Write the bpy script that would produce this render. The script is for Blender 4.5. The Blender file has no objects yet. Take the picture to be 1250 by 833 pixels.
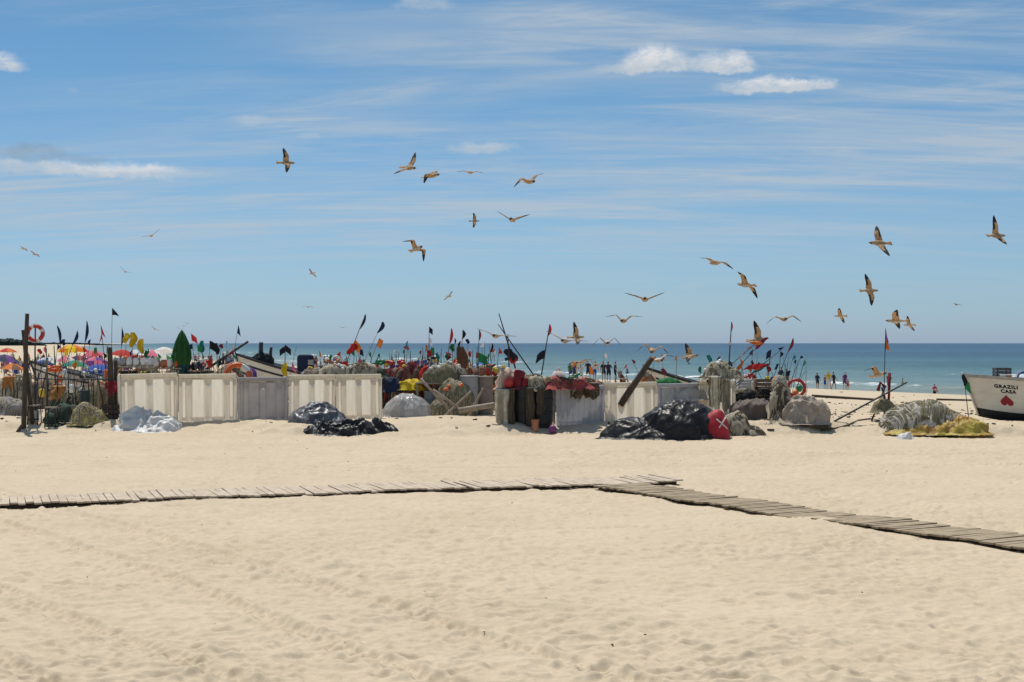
import bpy, bmesh, math, random
import numpy as np
from mathutils import Vector, Matrix, Euler, noise as mnoise
R=math.radians; PI=math.pi
random.seed(7)
sc=bpy.context.scene
COL=sc.collection
# ---- survey of the photograph: pixel (1250 wide) + distance -> point in the place
F=1736.0; HC=3.0; HY=419.0; CX=625.0
def at(px,py,Y): return Vector(((px-CX)/F*Y, Y, HC-(py-HY)*Y/F))
def mpp(Y): return Y/F

# ---------------------------------------------------------------- materials
MATS={}
def mat(name,c,c2=None,scale=6.0,rough=.7,bump=0.0,bscale=30.0,spec=.35,trans=0.0,metal=0.0,stretch=None,detail=5,alpha=None,crinkle=0.0,cks=6.0):
    if name in MATS: return MATS[name]
    m=bpy.data.materials.new(name); m.use_nodes=True; MATS[name]=m
    nt=m.node_tree; N=nt.nodes; L=nt.links; N.clear()
    out=N.new('ShaderNodeOutputMaterial'); p=N.new('ShaderNodeBsdfPrincipled')
    p.inputs['Roughness'].default_value=rough; p.inputs['Specular IOR Level'].default_value=spec; p.inputs['Metallic'].default_value=metal
    tc=N.new('ShaderNodeTexCoord'); mp=N.new('ShaderNodeMapping'); L.new(tc.outputs['Object'],mp.inputs[0])
    if stretch: mp.inputs['Scale'].default_value=stretch
    if c2 is None: c2=tuple(x*.72 for x in c)
    n=N.new('ShaderNodeTexNoise'); n.inputs['Scale'].default_value=scale; n.inputs['Detail'].default_value=detail; n.inputs['Roughness'].default_value=.65
    L.new(mp.outputs[0],n.inputs['Vector'])
    r=N.new('ShaderNodeValToRGB'); r.color_ramp.elements[0].position=.35; r.color_ramp.elements[1].position=.62
    r.color_ramp.elements[0].color=(*c2,1); r.color_ramp.elements[1].color=(*c,1)
    L.new(n.outputs['Fac'],r.inputs[0]); L.new(r.outputs[0],p.inputs['Base Color'])
    if bump:
        b=N.new('ShaderNodeBump'); b.inputs['Strength'].default_value=min(1,bump); b.inputs['Distance'].default_value=.02*max(1,bump)
        n2=N.new('ShaderNodeTexNoise'); n2.inputs['Scale'].default_value=bscale; n2.inputs['Detail'].default_value=6
        L.new(mp.outputs[0],n2.inputs['Vector']); L.new(n2.outputs['Fac'],b.inputs['Height']); L.new(b.outputs[0],p.inputs['Normal'])
    if crinkle:
        w_=N.new('ShaderNodeTexNoise'); w_.inputs['Scale'].default_value=2.2; w_.inputs['Detail'].default_value=3; L.new(mp.outputs[0],w_.inputs['Vector'])
        ad=N.new('ShaderNodeMixRGB'); ad.blend_type='ADD'; ad.inputs[0].default_value=.6; L.new(mp.outputs[0],ad.inputs[1]); L.new(w_.outputs['Color'],ad.inputs[2])
        h=None
        for k,s_ in enumerate((cks,cks*2.3)):
            v_=N.new('ShaderNodeTexVoronoi'); v_.feature='DISTANCE_TO_EDGE' if k==0 else 'F1'; v_.inputs['Scale'].default_value=s_; L.new(ad.outputs[0],v_.inputs['Vector'])
            if h is None: h=v_.outputs['Distance']
            else:
                m2=N.new('ShaderNodeMath'); m2.operation='ADD'; L.new(h,m2.inputs[0]); L.new(v_.outputs['Distance'],m2.inputs[1]); h=m2.outputs[0]
        b=N.new('ShaderNodeBump'); b.inputs['Strength'].default_value=1; b.inputs['Distance'].default_value=crinkle; L.new(h,b.inputs['Height']); L.new(b.outputs[0],p.inputs['Normal'])
    sh=p.outputs[0]
    if trans:
        t=N.new('ShaderNodeBsdfTranslucent'); L.new(r.outputs[0],t.inputs[0])
        mx=N.new('ShaderNodeMixShader'); mx.inputs[0].default_value=trans
        L.new(sh,mx.inputs[1]); L.new(t.outputs[0],mx.inputs[2]); sh=mx.outputs[0]
    if alpha is not None:
        t=N.new('ShaderNodeBsdfTransparent'); mx=N.new('ShaderNodeMixShader'); mx.inputs[0].default_value=alpha
        L.new(t.outputs[0],mx.inputs[1]); L.new(sh,mx.inputs[2]); sh=mx.outputs[0]
    L.new(sh,out.inputs[0]); return m

# ---------------------------------------------------------------- mesh builder
class MB:
    def __init__(s): s.v=[]; s.f=[]; s.m=[]; s.s=[]
    def add(s,vs,fs,mi=0,sm=False):
        o=len(s.v); s.v+= [tuple(v) for v in vs]
        for f in fs: s.f.append([i+o for i in f]); s.m.append(mi); s.s.append(sm)
    def box(s,c,size,rot=None,mi=0,bev=0.0):
        hx,hy,hz=[d/2 for d in size]; c=Vector(c)
        M=Euler(rot).to_matrix() if rot else Matrix.Identity(3)
        if bev<=0:
            vs=[c+M@Vector((x*hx,y*hy,z*hz)) for x in(-1,1) for y in(-1,1) for z in(-1,1)]
            s.add(vs,[(0,1,3,2),(4,6,7,5),(0,4,5,1),(2,3,7,6),(0,2,6,4),(1,5,7,3)],mi); return
        bm=bmesh.new(); bmesh.ops.create_cube(bm,size=1)
        for v in bm.verts: v.co=Vector((v.co.x*size[0],v.co.y*size[1],v.co.z*size[2]))
        bmesh.ops.bevel(bm,geom=bm.edges[:],offset=bev,segments=2,profile=.6,affect='EDGES')
        bm.verts.index_update()
        s.add([c+M@v.co for v in bm.verts],[[v.index for v in f.verts] for f in bm.faces],mi,False); bm.free()
    def tube(s,pts,rad,n=6,mi=0,sm=True,cap=True):
        pts=[Vector(p) for p in pts]; k=len(pts)
        if not hasattr(rad,'__len__'): rad=[rad]*k
        vs=[]; up=None
        for i,p in enumerate(pts):
            d=(pts[min(i+1,k-1)]-pts[max(i-1,0)])
            if d.length<1e-9: d=Vector((0,0,1))
            d.normalize()
            if up is None:
                up=Vector((0,0,1)) if abs(d.z)<.9 else Vector((1,0,0))
            a=up-d*up.dot(d)
            if a.length<1e-6: a=d.orthogonal()
            a.normalize(); up=a; b=d.cross(a)
            for j in range(n):
                t=2*PI*j/n; vs.append(p+(a*math.cos(t)+b*math.sin(t))*rad[i])
        fs=[(i*n+j,i*n+(j+1)%n,(i+1)*n+(j+1)%n,(i+1)*n+j) for i in range(k-1) for j in range(n)]
        if cap: fs+= [list(range(n))[::-1],[(k-1)*n+j for j in range(n)]]
        s.add(vs,fs,mi,sm)
    def lathe(s,prof,n=14,c=(0,0,0),M=None,mi=0,sm=True,cap=True):
        c=Vector(c); vs=[]; k=len(prof)
        for r,z in prof:
            for j in range(n):
                t=2*PI*j/n; p=Vector((r*math.cos(t),r*math.sin(t),z)); vs.append(c+(M@p if M else p))
        fs=[(i*n+j,i*n+(j+1)%n,(i+1)*n+(j+1)%n,(i+1)*n+j) for i in range(k-1) for j in range(n)]
        if cap: fs+= [list(range(n))[::-1],[(k-1)*n+j for j in range(n)]]
        s.add(vs,fs,mi,sm)
    def ball(s,c,r,nu=12,nv=8,mi=0,sc=(1,1,1)):
        prof=[(max(1e-4,math.sin(PI*i/nv)),-math.cos(PI*i/nv)) for i in range(nv+1)]
        M=Matrix.Diagonal((r*sc[0],r*sc[1],r*sc[2])); s.lathe(prof,nu,c,M,mi,True,False)
    def grid(s,rows,mi=0,sm=True,closed=False):
        k=len(rows); n=len(rows[0]); vs=[p for r in rows for p in r]; m=n if closed else n-1
        fs=[(i*n+j,i*n+(j+1)%n,(i+1)*n+(j+1)%n,(i+1)*n+j) for i in range(k-1) for j in range(m)]
        s.add(vs,fs,mi,sm)
    def torus(s,c,R0,r0,nu=24,nv=8,M=None,mi=0,colf=None):
        c=Vector(c)
        for i in range(nu):
            vs=[]
            for a in (i,i+1):
                t=2*PI*a/nu
                for j in range(nv):
                    u=2*PI*j/nv; p=Vector(((R0+r0*math.cos(u))*math.cos(t),(R0+r0*math.cos(u))*math.sin(t),r0*math.sin(u)*1.0))
                    vs.append(c+(M@p if M else p))
            s.add(vs,[(j,(j+1)%nv,nv+(j+1)%nv,nv+j) for j in range(nv)],colf(i/nu) if colf else mi,True)
    def mesh(s,name,mats):
        me=bpy.data.meshes.new(name); me.from_pydata(s.v,[],s.f)
        for m in (mats if isinstance(mats,(list,tuple)) else [mats]): me.materials.append(m)
        me.polygons.foreach_set('material_index',s.m); me.polygons.foreach_set('use_smooth',s.s); me.update()
        return me
    def build(s,name,mats,parent=None,loc=None,rotz=0.0,weld=False):
        me=s.mesh(name,mats)
        if weld:
            bm=bmesh.new(); bm.from_mesh(me); bmesh.ops.remove_doubles(bm,verts=bm.verts,dist=1e-4); bmesh.ops.recalc_face_normals(bm,faces=bm.faces); bm.to_mesh(me); bm.free()
        o=bpy.data.objects.new(name,me); COL.objects.link(o)
        if parent: o.parent=parent
        if loc is not None: o.location=loc
        if rotz: o.rotation_euler.z=rotz
        return o
def tag(o,label=None,cat=None,group=None,kind=None):
    if label: o['label']=label
    if cat: o['category']=cat
    if group: o['group']=group
    if kind: o['kind']=kind
    return o
def thing(name,label,cat,loc=(0,0,0),rotz=0,group=None):
    o=bpy.data.objects.new(name,None); COL.objects.link(o); o.empty_display_size=.2
    o.location=loc; o.rotation_euler=(0,0,rotz); return tag(o,label,cat,group)
def nz(x,y,z=0.0): return mnoise.noise(Vector((x,y,z)))
def fb(x,y,z=0.0,o=4): return mnoise.fractal(Vector((x,y,z)),1.0,2.0,o)
def ridge(x,y,z=0.0,o=4):
    """sharp folds: warped, ridged noise"""
    wx=x+.55*mnoise.noise(Vector((x*.7,y*.7,z+5))); wy=y+.55*mnoise.noise(Vector((x*.7,y*.7,z+11)))
    t=0;a=1;n=0
    for i in range(o):
        v=1-abs(mnoise.noise(Vector((wx,wy*1.0,z)))*2.1); t+=a*v*abs(v); n+=a
        wx,wy=(wx*.8+wy*.6)*1.95,(-wx*.6+wy*.8)*1.95; z+=3.1; a*=.52
    return t/n-.42

# numpy gradient noise
_rs=np.random.RandomState(11); _P=_rs.permutation(512); _P=np.concatenate([_P,_P]); _G=_rs.uniform(0,2*PI,512); _GX=np.cos(_G); _GY=np.sin(_G)
def pn(x,y):
    xi=np.floor(x).astype(np.int64); yi=np.floor(y).astype(np.int64); xf=x-xi; yf=y-yi
    u=xf*xf*xf*(xf*(xf*6-15)+10); v=yf*yf*yf*(yf*(yf*6-15)+10)
    def g(a,b,dx,dy):
        h=_P[(_P[a&511]+b)&511]; return _GX[h]*dx+_GY[h]*dy
    n00=g(xi,yi,xf,yf); n10=g(xi+1,yi,xf-1,yf); n01=g(xi,yi+1,xf,yf-1); n11=g(xi+1,yi+1,xf-1,yf-1)
    return ((n00*(1-u)+n10*u)*(1-v)+(n01*(1-u)+n11*u)*v)*1.5
def sst(a,b,x):
    t=np.clip((x-a)/(b-a),0,1); return t*t*(3-2*t)
# ================================================================ ground, sea, sky, camera
SHORE=np.array([(330,-400),(80,70),(47,131),(3,212),(-27,267),(-89,413),(-250,830),(-525,1736),(-1500,5200),(-4000,16000)],float)
def shore_dist(x,y):
    """signed distance inland from the waterline (positive = beach)"""
    best=np.full(np.shape(x),1e9); sg=np.ones(np.shape(x))
    for a,b in zip(SHORE[:-1],SHORE[1:]):
        d=b-a; L2=(d**2).sum(); t=np.clip(((x-a[0])*d[0]+(y-a[1])*d[1])/L2,0,1)
        dx=x-(a[0]+t*d[0]); dy=y-(a[1]+t*d[1]); q=np.hypot(dx,dy); cr=d[0]*(y-a[1])-d[1]*(x-a[0])
        k=q<best; best=np.where(k,q,best); sg=np.where(k,np.sign(cr),sg)
    return best*sg
def ground(x,y):
    """smooth lie of the land, without footprints"""
    x=np.asarray(x,float); y=np.asarray(y,float)
    z=.07*pn(x*.11+3,y*.16)+.035*pn(x*.35,y*.45+9)
    near=1-sst(60,140,y); z=z*near
    e=45.9+.9*pn(x*.16+40,y*0+1.5)+.6*pn(x*.55,y*.5+7.7)+.3*pn(x*1.7,y*1.1)
    bank=sst(0,1.6+1.1*pn(x*.31,y*0+3.3),y-e)*(1-sst(58,66,y)); side=1-.5*sst(17,30,np.abs(x))
    z=z+.33*bank*side+.05*pn(x*.8+5,y*.8)*bank
    # a swell of blown sand before the panels on the left
    z=z+.12*np.exp(-((x+10.2)/3.6)**2-((y-46.2)/1.0)**2)+.20*np.exp(-((x+2.0)/1.9)**2-((y-48.6)/1.5)**2)+.16*np.exp(-((x+15.2)/2.2)**2-((y-46.6)/.9)**2)+.10*np.exp(-((x-9.6)/2.2)**2-((y-48.2)/1.0)**2)+.07*np.exp(-((x+7)/4)**2-((y-48.6)/.8)**2)
    d=shore_dist(x,y); s=sst(-8,46,d); lin=np.clip((46-d)/46,0,3)
    z=z-2.0*np.where(d<46,lin*.9+.1*lin*lin,0)
    return z
def gz(x,y): return float(ground(np.array([x]),np.array([y]))[0])
def gp(px,py,y0=12.,y1=140.):
    """where the ray through a pixel meets the ground"""
    Y=np.linspace(y0,y1,6000); X=(px-CX)/F*Y; Z=HC-(py-HY)*Y/F; k=np.argmax(Z<ground(X,Y))
    return Vector((X[k],Y[k],float(ground(X[k:k+1],Y[k:k+1])[0])))
def gat(px,Y):
    x=(px-CX)/F*Y; return Vector((x,Y,gz(x,Y)))

def fan(rowsY,U,zf,name,m,attr=None):
    rowsY=np.array(rowsY); U=np.array(U); s=np.maximum(rowsY,9)*.45+1.5
    X=U[None,:]*s[:,None]; Y=np.repeat(rowsY[:,None],len(U),1); Z=zf(X,Y)
    nr,nc=X.shape; co=np.stack([X,Y,Z],-1).reshape(-1,3)
    i=np.arange(nr*nc).reshape(nr,nc); q=np.stack([i[:-1,:-1],i[:-1,1:],i[1:,1:],i[1:,:-1]],-1).reshape(-1,4)
    me=bpy.data.meshes.new(name); me.vertices.add(len(co)); me.vertices.foreach_set('co',co.ravel())
    me.loops.add(q.size); me.loops.foreach_set('vertex_index',q.ravel().astype(np.int32))
    me.polygons.add(len(q)); me.polygons.foreach_set('loop_start',np.arange(0,q.size,4,dtype=np.int32))
    me.polygons.foreach_set('use_smooth',np.ones(len(q),bool)); me.update(calc_edges=True); me.validate()
    me.materials.append(m); o=bpy.data.objects.new(name,me); COL.objects.link(o)
    if attr:
        for an,f in attr.items():
            a=me.attributes.new(an,'FLOAT','POINT'); a.data.foreach_set('value',f(X,Y).ravel().astype(np.float32))
    return o
def sym(n,ext):
    c=list(np.linspace(-1,1,n)); e=[]; t=1
    for k in ext: e.append(k)
    return [-k for k in e[::-1]]+c+e

# ---- sand
PRINTS=[]
rs=np.random.RandomState(5)
def prints(n,y0,y1,w=1.0):
    for _ in range(n):
        y=1/(rs.uniform(1/y1,1/y0)); x=rs.uniform(-1,1)*(y*.42+1); PRINTS.append((x,y,rs.uniform(.11,.22)*w,rs.uniform(.07,.12)*w,rs.uniform(0,PI),rs.uniform(.006,.020)))
prints(2600,10.5,45)
for _ in range(26):   # walked tracks
    x=rs.uniform(-12,12); y=rs.uniform(11,44); a=rs.uniform(-.5,.5)+(PI if rs.rand()<.5 else 0)
    for k in range(40):
        a+=rs.normal(0,.05); x+=.62*math.cos(a); y+=.62*math.sin(a); sd=(-1)**k*.1
        if 10<y<46: PRINTS.append((x-sd*math.sin(a),y+sd*math.cos(a),.15,.075,a,.024))
# boardwalk axes
BW1=(Vector((-22.2,21.65)),Vector((3.35,31.1))); BW2=(Vector((2.2,29.9)),Vector((13.3,11.2)))
def bw_mask(x,y):
    k=np.zeros_like(x)
    for (a,b),w in ((BW1,.8),(BW2,.68)):
        dx,dy=b.x-a.x,b.y-a.y; L2=dx*dx+dy*dy; t=np.clip(((x-a.x)*dx+(y-a.y)*dy)/L2,0,1)
        d=np.hypot(x-a.x-t*dx,y-a.y-t*dy); k=np.maximum(k,1-sst(w-.15,w+.12,d))
    return k
def fine(X,Y):
    Z=ground(X,Y); det=1-sst(44,75,Y)
    amp=np.clip(.85+.7*pn(X*.25+7,Y*.22),.25,2)
    wx=X+.35*pn(X*.6,Y*.6); wy=Y+.35*pn(X*.6+31,Y*.6)
    h=.020*pn(wx*1.1,wy*1.9)+.016*pn(wx*1.7,wy*3.9+4)+.024*pn(wx*3.2+60,wy*4.8+4)+.020*pn(wx*5.2+20,wy*6.8)+.011*pn(wx*9+7,wy*11)+.010*pn(wx*6,wy*8+2)+.0045*pn(wx*15,wy*19)
    h=h-.012*np.maximum(0,pn(wx*3.3+90,wy*4.4))*2+.010*pn(wx*1.7+5,wy*7.5)+.006*pn(wx*4+50,wy*15)
    # wheel ruts running off to the left
    def rut(x0,y0,x1,y1,w,dep):
        dx,dy=x1-x0,y1-y0; L=math.hypot(dx,dy); s=((X-x0)*dy-(Y-y0)*dx)/L; u=((X-x0)*dx+(Y-y0)*dy)/L
        s=s+.10*np.sin(u*.35)
        g=np.exp(-(s/w)**4)*dep*(.7+.3*pn(u*1.3,s*0+1)); tread=.014*np.sin(u*2*PI/.16+6*np.abs(s)/w)*np.exp(-(s/w)**4)
        return -g+tread+.6*dep*np.exp(-((np.abs(s)-w*1.25)/(.05))**2)
    R_=0
    for off in (0,1.75,):
        R_=R_+rut(-7.6+off,22.5,.6+off,11,.15,.05)+rut(-11+off,20.5,-1.8+off,10,.15,.045)
    for off in (0,1.5):
        R_=R_+rut(-3,22.0+off*1.2,12,25.3+off*1.2,.11,.02)+rut(-20,33.4+off*2.1,20,36.0+off*2.1,.2,.03)
    Z=Z+det*(h*amp+R_)
    # footprints
    rowY=Y[:,0]; 
    for (px,py,a,b,t,dep) in PRINTS:
        r=a*2.2; i0=np.searchsorted(rowY,py-r); i1=np.searchsorted(rowY,py+r)
        if i1-i0<2: continue
        xr=X[i0]; j0=np.searchsorted(xr,px-r); j1=np.searchsorted(xr,px+r)
        if j1-j0<2: continue
        dx=X[i0:i1,j0:j1]-px; dy=Y[i0:i1,j0:j1]-py; c,s_=math.cos(t),math.sin(t)
        q=np.sqrt(((dx*c+dy*s_)/a)**2+((-dx*s_+dy*c)/b)**2)
        Z[i0:i1,j0:j1]+= -dep*np.exp(-q**3)+dep*.55*np.exp(-((q-1.45)/.35)**2)
    k=bw_mask(X,Y); drift=.022+.066*pn(X*.5+11,Y*.6+2)+.02*pn(X*1.6,Y*1.6)
    Z=Z*(1-k)+(ground(X,Y)-.02+drift)*k
    return Z
rows=[-60,-30,-12,-2,3,6,8]; y=9.0
while y<75: rows.append(y); y+=min(.11,.85*y*y/5208)
while y<9000: rows.append(y); y*=1.035
ext=[1.02,1.06,1.13,1.25,1.45,1.75,2.2,2.8,3.6,5,7,10,15]
sm=bpy.data.materials.new('sand'); sm.use_nodes=True
def sand_nodes():
    nt=sm.node_tree; N=nt.nodes; L=nt.links; p=N['Principled BSDF']; p.inputs['Roughness'].default_value=.9; p.inputs['Specular IOR Level'].default_value=.15
    tc=N.new('ShaderNodeTexCoord')
    def noise(sc_,d=5,r=.6):
        n=N.new('ShaderNodeTexNoise'); n.inputs['Scale'].default_value=sc_; n.inputs['Detail'].default_value=d; n.inputs['Roughness'].default_value=r; L.new(tc.outputs['Object'],n.inputs['Vector']); return n.outputs['Fac']
    def ramp(f,a,b,p0=.3,p1=.7):
        r=N.new('ShaderNodeValToRGB'); e=r.color_ramp.elements; e[0].position=p0; e[1].position=p1; e[0].color=(*a,1); e[1].color=(*b,1); L.new(f,r.inputs[0]); return r.outputs[0]
    def mix(t,f,a,b):
        m=N.new('ShaderNodeMixRGB'); m.blend_type=t
        if isinstance(f,(int,float)): m.inputs[0].default_value=f
        else: L.new(f,m.inputs[0])
        L.new(a,m.inputs[1]); L.new(b,m.inputs[2]); return m.outputs[0]
    base=ramp(noise(.35,6),(.520,.430,.308),(.580,.484,.356))
    sp=ramp(noise(9,6,.75),(.80,.78,.74),(1.06,1.06,1.06),.28,.6)
    gr=ramp(noise(160,3,.7),(.82,.80,.78),(1.10,1.10,1.10),.3,.7)
    c=mix('MULTIPLY',.65,base,sp); c=mix('MULTIPLY',.8,c,gr)
    at_=N.new('ShaderNodeAttribute'); at_.attribute_name='inland'
    mr=N.new('ShaderNodeMapRange'); mr.inputs[1].default_value=0; mr.inputs[2].default_value=14; L.new(at_.outputs['Fac'],mr.inputs[0])
    wet=N.new('ShaderNodeRGB'); wet.outputs[0].default_value=(.27,.215,.155,1)
    c=mix('MIX',mr.outputs[0],wet.outputs[0],c)
    L.new(c,p.inputs['Base Color'])
    rr=N.new('ShaderNodeMapRange'); rr.inputs[1].default_value=0; rr.inputs[2].default_value=7; rr.inputs[3].default_value=.18; rr.inputs[4].default_value=.9; L.new(at_.outputs['Fac'],rr.inputs[0]); L.new(rr.outputs[0],p.inputs['Roughness'])
    b=N.new('ShaderNodeBump'); b.inputs['Strength'].default_value=.5; b.inputs['Distance'].default_value=.012
    L.new(noise(26,6,.7),b.inputs['Height']); L.new(b.outputs[0],p.inputs['Normal'])
sand_nodes()
beach=fan(rows,sym(900,ext),fine,'beach_ground',sm,{'inland':shore_dist}); tag(beach,kind='structure')

# ---- sea
SEA_Z=-2.0
def seaz(X,Y):
    d=-shore_dist(X,Y); z=np.full(X.shape,SEA_Z)
    near=np.clip(1-d/160,0,1)
    wob=4*pn(X*.03,Y*.02)+1.5*pn(X*.11,Y*.07+5)
    for d0,w,h in ((7,1.5,.18),(15,2.0,.35),(26,2.5,.3),(40,3.0,.4),(60,4.5,.6),(96,6,.35),(140,7,.3)):
        br=np.clip(.62+1.5*pn(X*.017+d0,Y*.012),0,1)
        t=d+wob-d0; z=z+h*br*np.where(t<0,np.exp(-(t/(w*.45))**2),np.exp(-(t/w)**2))
    z=z+(1-sst(350,900,Y))*(.09*pn(X*.22,Y*.12)+.05*pn(X*.6+3,Y*.33))
    return z
rw=[]; y=62.0
while y<30000: rw.append(y); y+=max(.18,min(y*y/(1736*5)*.42,y*.06))
ws=bpy.data.materials.new('sea_water'); ws.use_nodes=True
def sea_nodes():
    nt=ws.node_tree; N=nt.nodes; L=nt.links; N.clear(); out=N.new('ShaderNodeOutputMaterial')
    tc=N.new('ShaderNodeTexCoord')
    at_=N.new('ShaderNodeAttribute'); at_.attribute_name='off'
    def mapped(s):
        m=N.new('ShaderNodeMapping'); m.inputs['Scale'].default_value=s; m.inputs['Rotation'].default_value=(0,0,R(28)); L.new(tc.outputs['Object'],m.inputs[0]); return m.outputs[0]
    def noise(v,sc_,d=4,r=.6):
        n=N.new('ShaderNodeTexNoise'); n.inputs['Scale'].default_value=sc_; n.inputs['Detail'].default_value=d; n.inputs['Roughness'].default_value=r; L.new(v,n.inputs['Vector']); return n.outputs['Fac']
    def math_(op,a,b):
        m=N.new('ShaderNodeMath'); m.operation=op
        for i,q in enumerate((a,b)):
            if isinstance(q,(int,float)): m.inputs[i].default_value=q
            else: L.new(q,m.inputs[i])
        return m.outputs[0]
    # depth colour by distance from the waterline, patchy
    dn=math_('ADD',at_.outputs['Fac'],math_('MULTIPLY',math_('SUBTRACT',noise(mapped((.35,1,1)),.012,4),.5),260))
    mr=N.new('ShaderNodeMapRange'); mr.inputs[1].default_value=0; mr.inputs[2].default_value=700; L.new(dn,mr.inputs[0])
    cr=N.new('ShaderNodeValToRGB'); e=cr.color_ramp.elements
    e[0].position=0; e[0].color=(.19,.24,.22,1); e[1].position=1; e[1].color=(.025,.076,.132,1)
    for p_,c_ in ((.05,(.115,.19,.20)),(.16,(.055,.135,.155)),(.38,(.029,.090,.140))):
        q=e.new(p_); q.color=(*c_,1)
    L.new(mr.outputs[0],cr.inputs[0])
    # wind streaks
    st=N.new('ShaderNodeMapRange'); st.inputs[3].default_value=.55; st.inputs[4].default_value=1.4; L.new(noise(mapped((.4,1.6,1)),.08,6,.7),st.inputs[0])
    mm=N.new('ShaderNodeMixRGB'); mm.blend_type='MULTIPLY'; mm.inputs[0].default_value=1; L.new(cr.outputs[0],mm.inputs[1]); L.new(st.outputs[0],mm.inputs[2])
    for s_,lo_,hi_ in ((.012,.70,1.32),(.0022,.75,1.25)):
        s2=N.new('ShaderNodeMapRange'); s2.inputs[1].default_value=.3; s2.inputs[2].default_value=.7; s2.inputs[3].default_value=lo_; s2.inputs[4].default_value=hi_; L.new(noise(mapped((.3,1.3,1)),s_,5,.7),s2.inputs[0])
        m3=N.new('ShaderNodeMixRGB'); m3.blend_type='MULTIPLY'; m3.inputs[0].default_value=1; L.new(mm.outputs[0],m3.inputs[1]); L.new(s2.outputs[0],m3.inputs[2]); mm=m3
    p=N.new('ShaderNodeBsdfPrincipled'); p.inputs['Roughness'].default_value=.4; p.inputs['Specular IOR Level'].default_value=.20; L.new(mm.outputs[0],p.inputs['Base Color'])
    b=N.new('ShaderNodeBump'); b.inputs['Strength'].default_value=1; b.inputs['Distance'].default_value=.6
    L.new(noise(mapped((.6,1.5,1)),.55,5,.65),b.inputs['Height']); L.new(b.outputs[0],p.inputs['Normal'])
    # foam: attribute 'foam' * noise
    fo=N.new('ShaderNodeAttribute'); fo.attribute_name='foam'
    fn=math_('ADD',fo.outputs['Fac'],math_('MULTIPLY',math_('SUBTRACT',noise(mapped((.5,1,1)),.45,6,.7),.5),1.5))
    fr=N.new('ShaderNodeMapRange'); fr.inputs[1].default_value=.42; fr.inputs[2].default_value=.72; L.new(fn,fr.inputs[0])
    d=N.new('ShaderNodeBsdfDiffuse'); d.inputs[0].default_value=(.78,.80,.80,1)
    mx=N.new('ShaderNodeMixShader'); L.new(fr.outputs[0],mx.inputs[0]); L.new(p.outputs[0],mx.inputs[1]); L.new(d.outputs[0],mx.inputs[2]); L.new(mx.outputs[0],out.inputs[0])
sea_nodes()
def foam(X,Y):
    d=-shore_dist(X,Y); wob=4*pn(X*.03,Y*.02)+1.5*pn(X*.11,Y*.07+5); f=np.full(X.shape,-.35)
    f=f+.5*np.exp(-(np.clip(d,0,99)/13)**2)
    for d0,w,h in ((7,2.2,.6),(15,3.0,.95),(26,3.2,.75),(40,3.6,.9),(60,4.5,1.15),(96,3.5,.55),(140,3,.35)):
        br=np.clip(.62+1.5*pn(X*.017+d0,Y*.012),0,1)
        t=d+wob-d0; f=np.maximum(f,-.35+(h*br*.86+.08)*np.where(t<0,np.exp(-(t/(w*1.2))**2),np.exp(-(t/(w*.6))**2)))
    return f
sea=fan(rw,sym(420,ext),seaz,'sea_water',ws,{'off':lambda X,Y:-shore_dist(X,Y),'foam':foam}); tag(sea,kind='structure')

# ---- far wooded headland at the end of the beach
def headland(name,px0,px1,Y,hpx,seed,m):
    mb=MB(); n=int(abs(px1-px0)*2)+8; front=[];top=[];back=[];mid=[]
    for i in range(n+1):
        px=px0+(px1-px0)*i/n; x=(px-CX)/F*Y; s=Y/F
        h=hpx(px)*s*(1+.35*fb(i*.21,seed)+.25*nz(i*.9,seed+3))
        d=Y*.012*nz(i*.3,seed+9)
        z0=-2.2 if False else gz(x,Y)-.5
        front.append((x,Y+d,z0)); mid.append((x,Y+d+h*.4,z0+h*.7)); top.append((x,Y+d+h*1.2,z0+h)); back.append((x,Y+d+h*6,z0))
    mb.grid([front,mid,top,back],0,False); o=mb.build(name,m); return o
mg=mat('far_pine_wood',(.030,.050,.045),(.018,.032,.03),scale=.08)
o=headland('distant_wood',-260,52,1650,lambda p: 8.5 if p<10 else 8.5-(p-10)*.12,2,mg); tag(o,'dark pine wood on the low headland at the end of the beach','wood',kind='stuff')
o=headland('distant_wood',40,245,3400,lambda p: 2.2 if p<170 else 1.3,5,mg); tag(o,'thin line of dark wood along the farthest shore','wood',kind='stuff')

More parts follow.
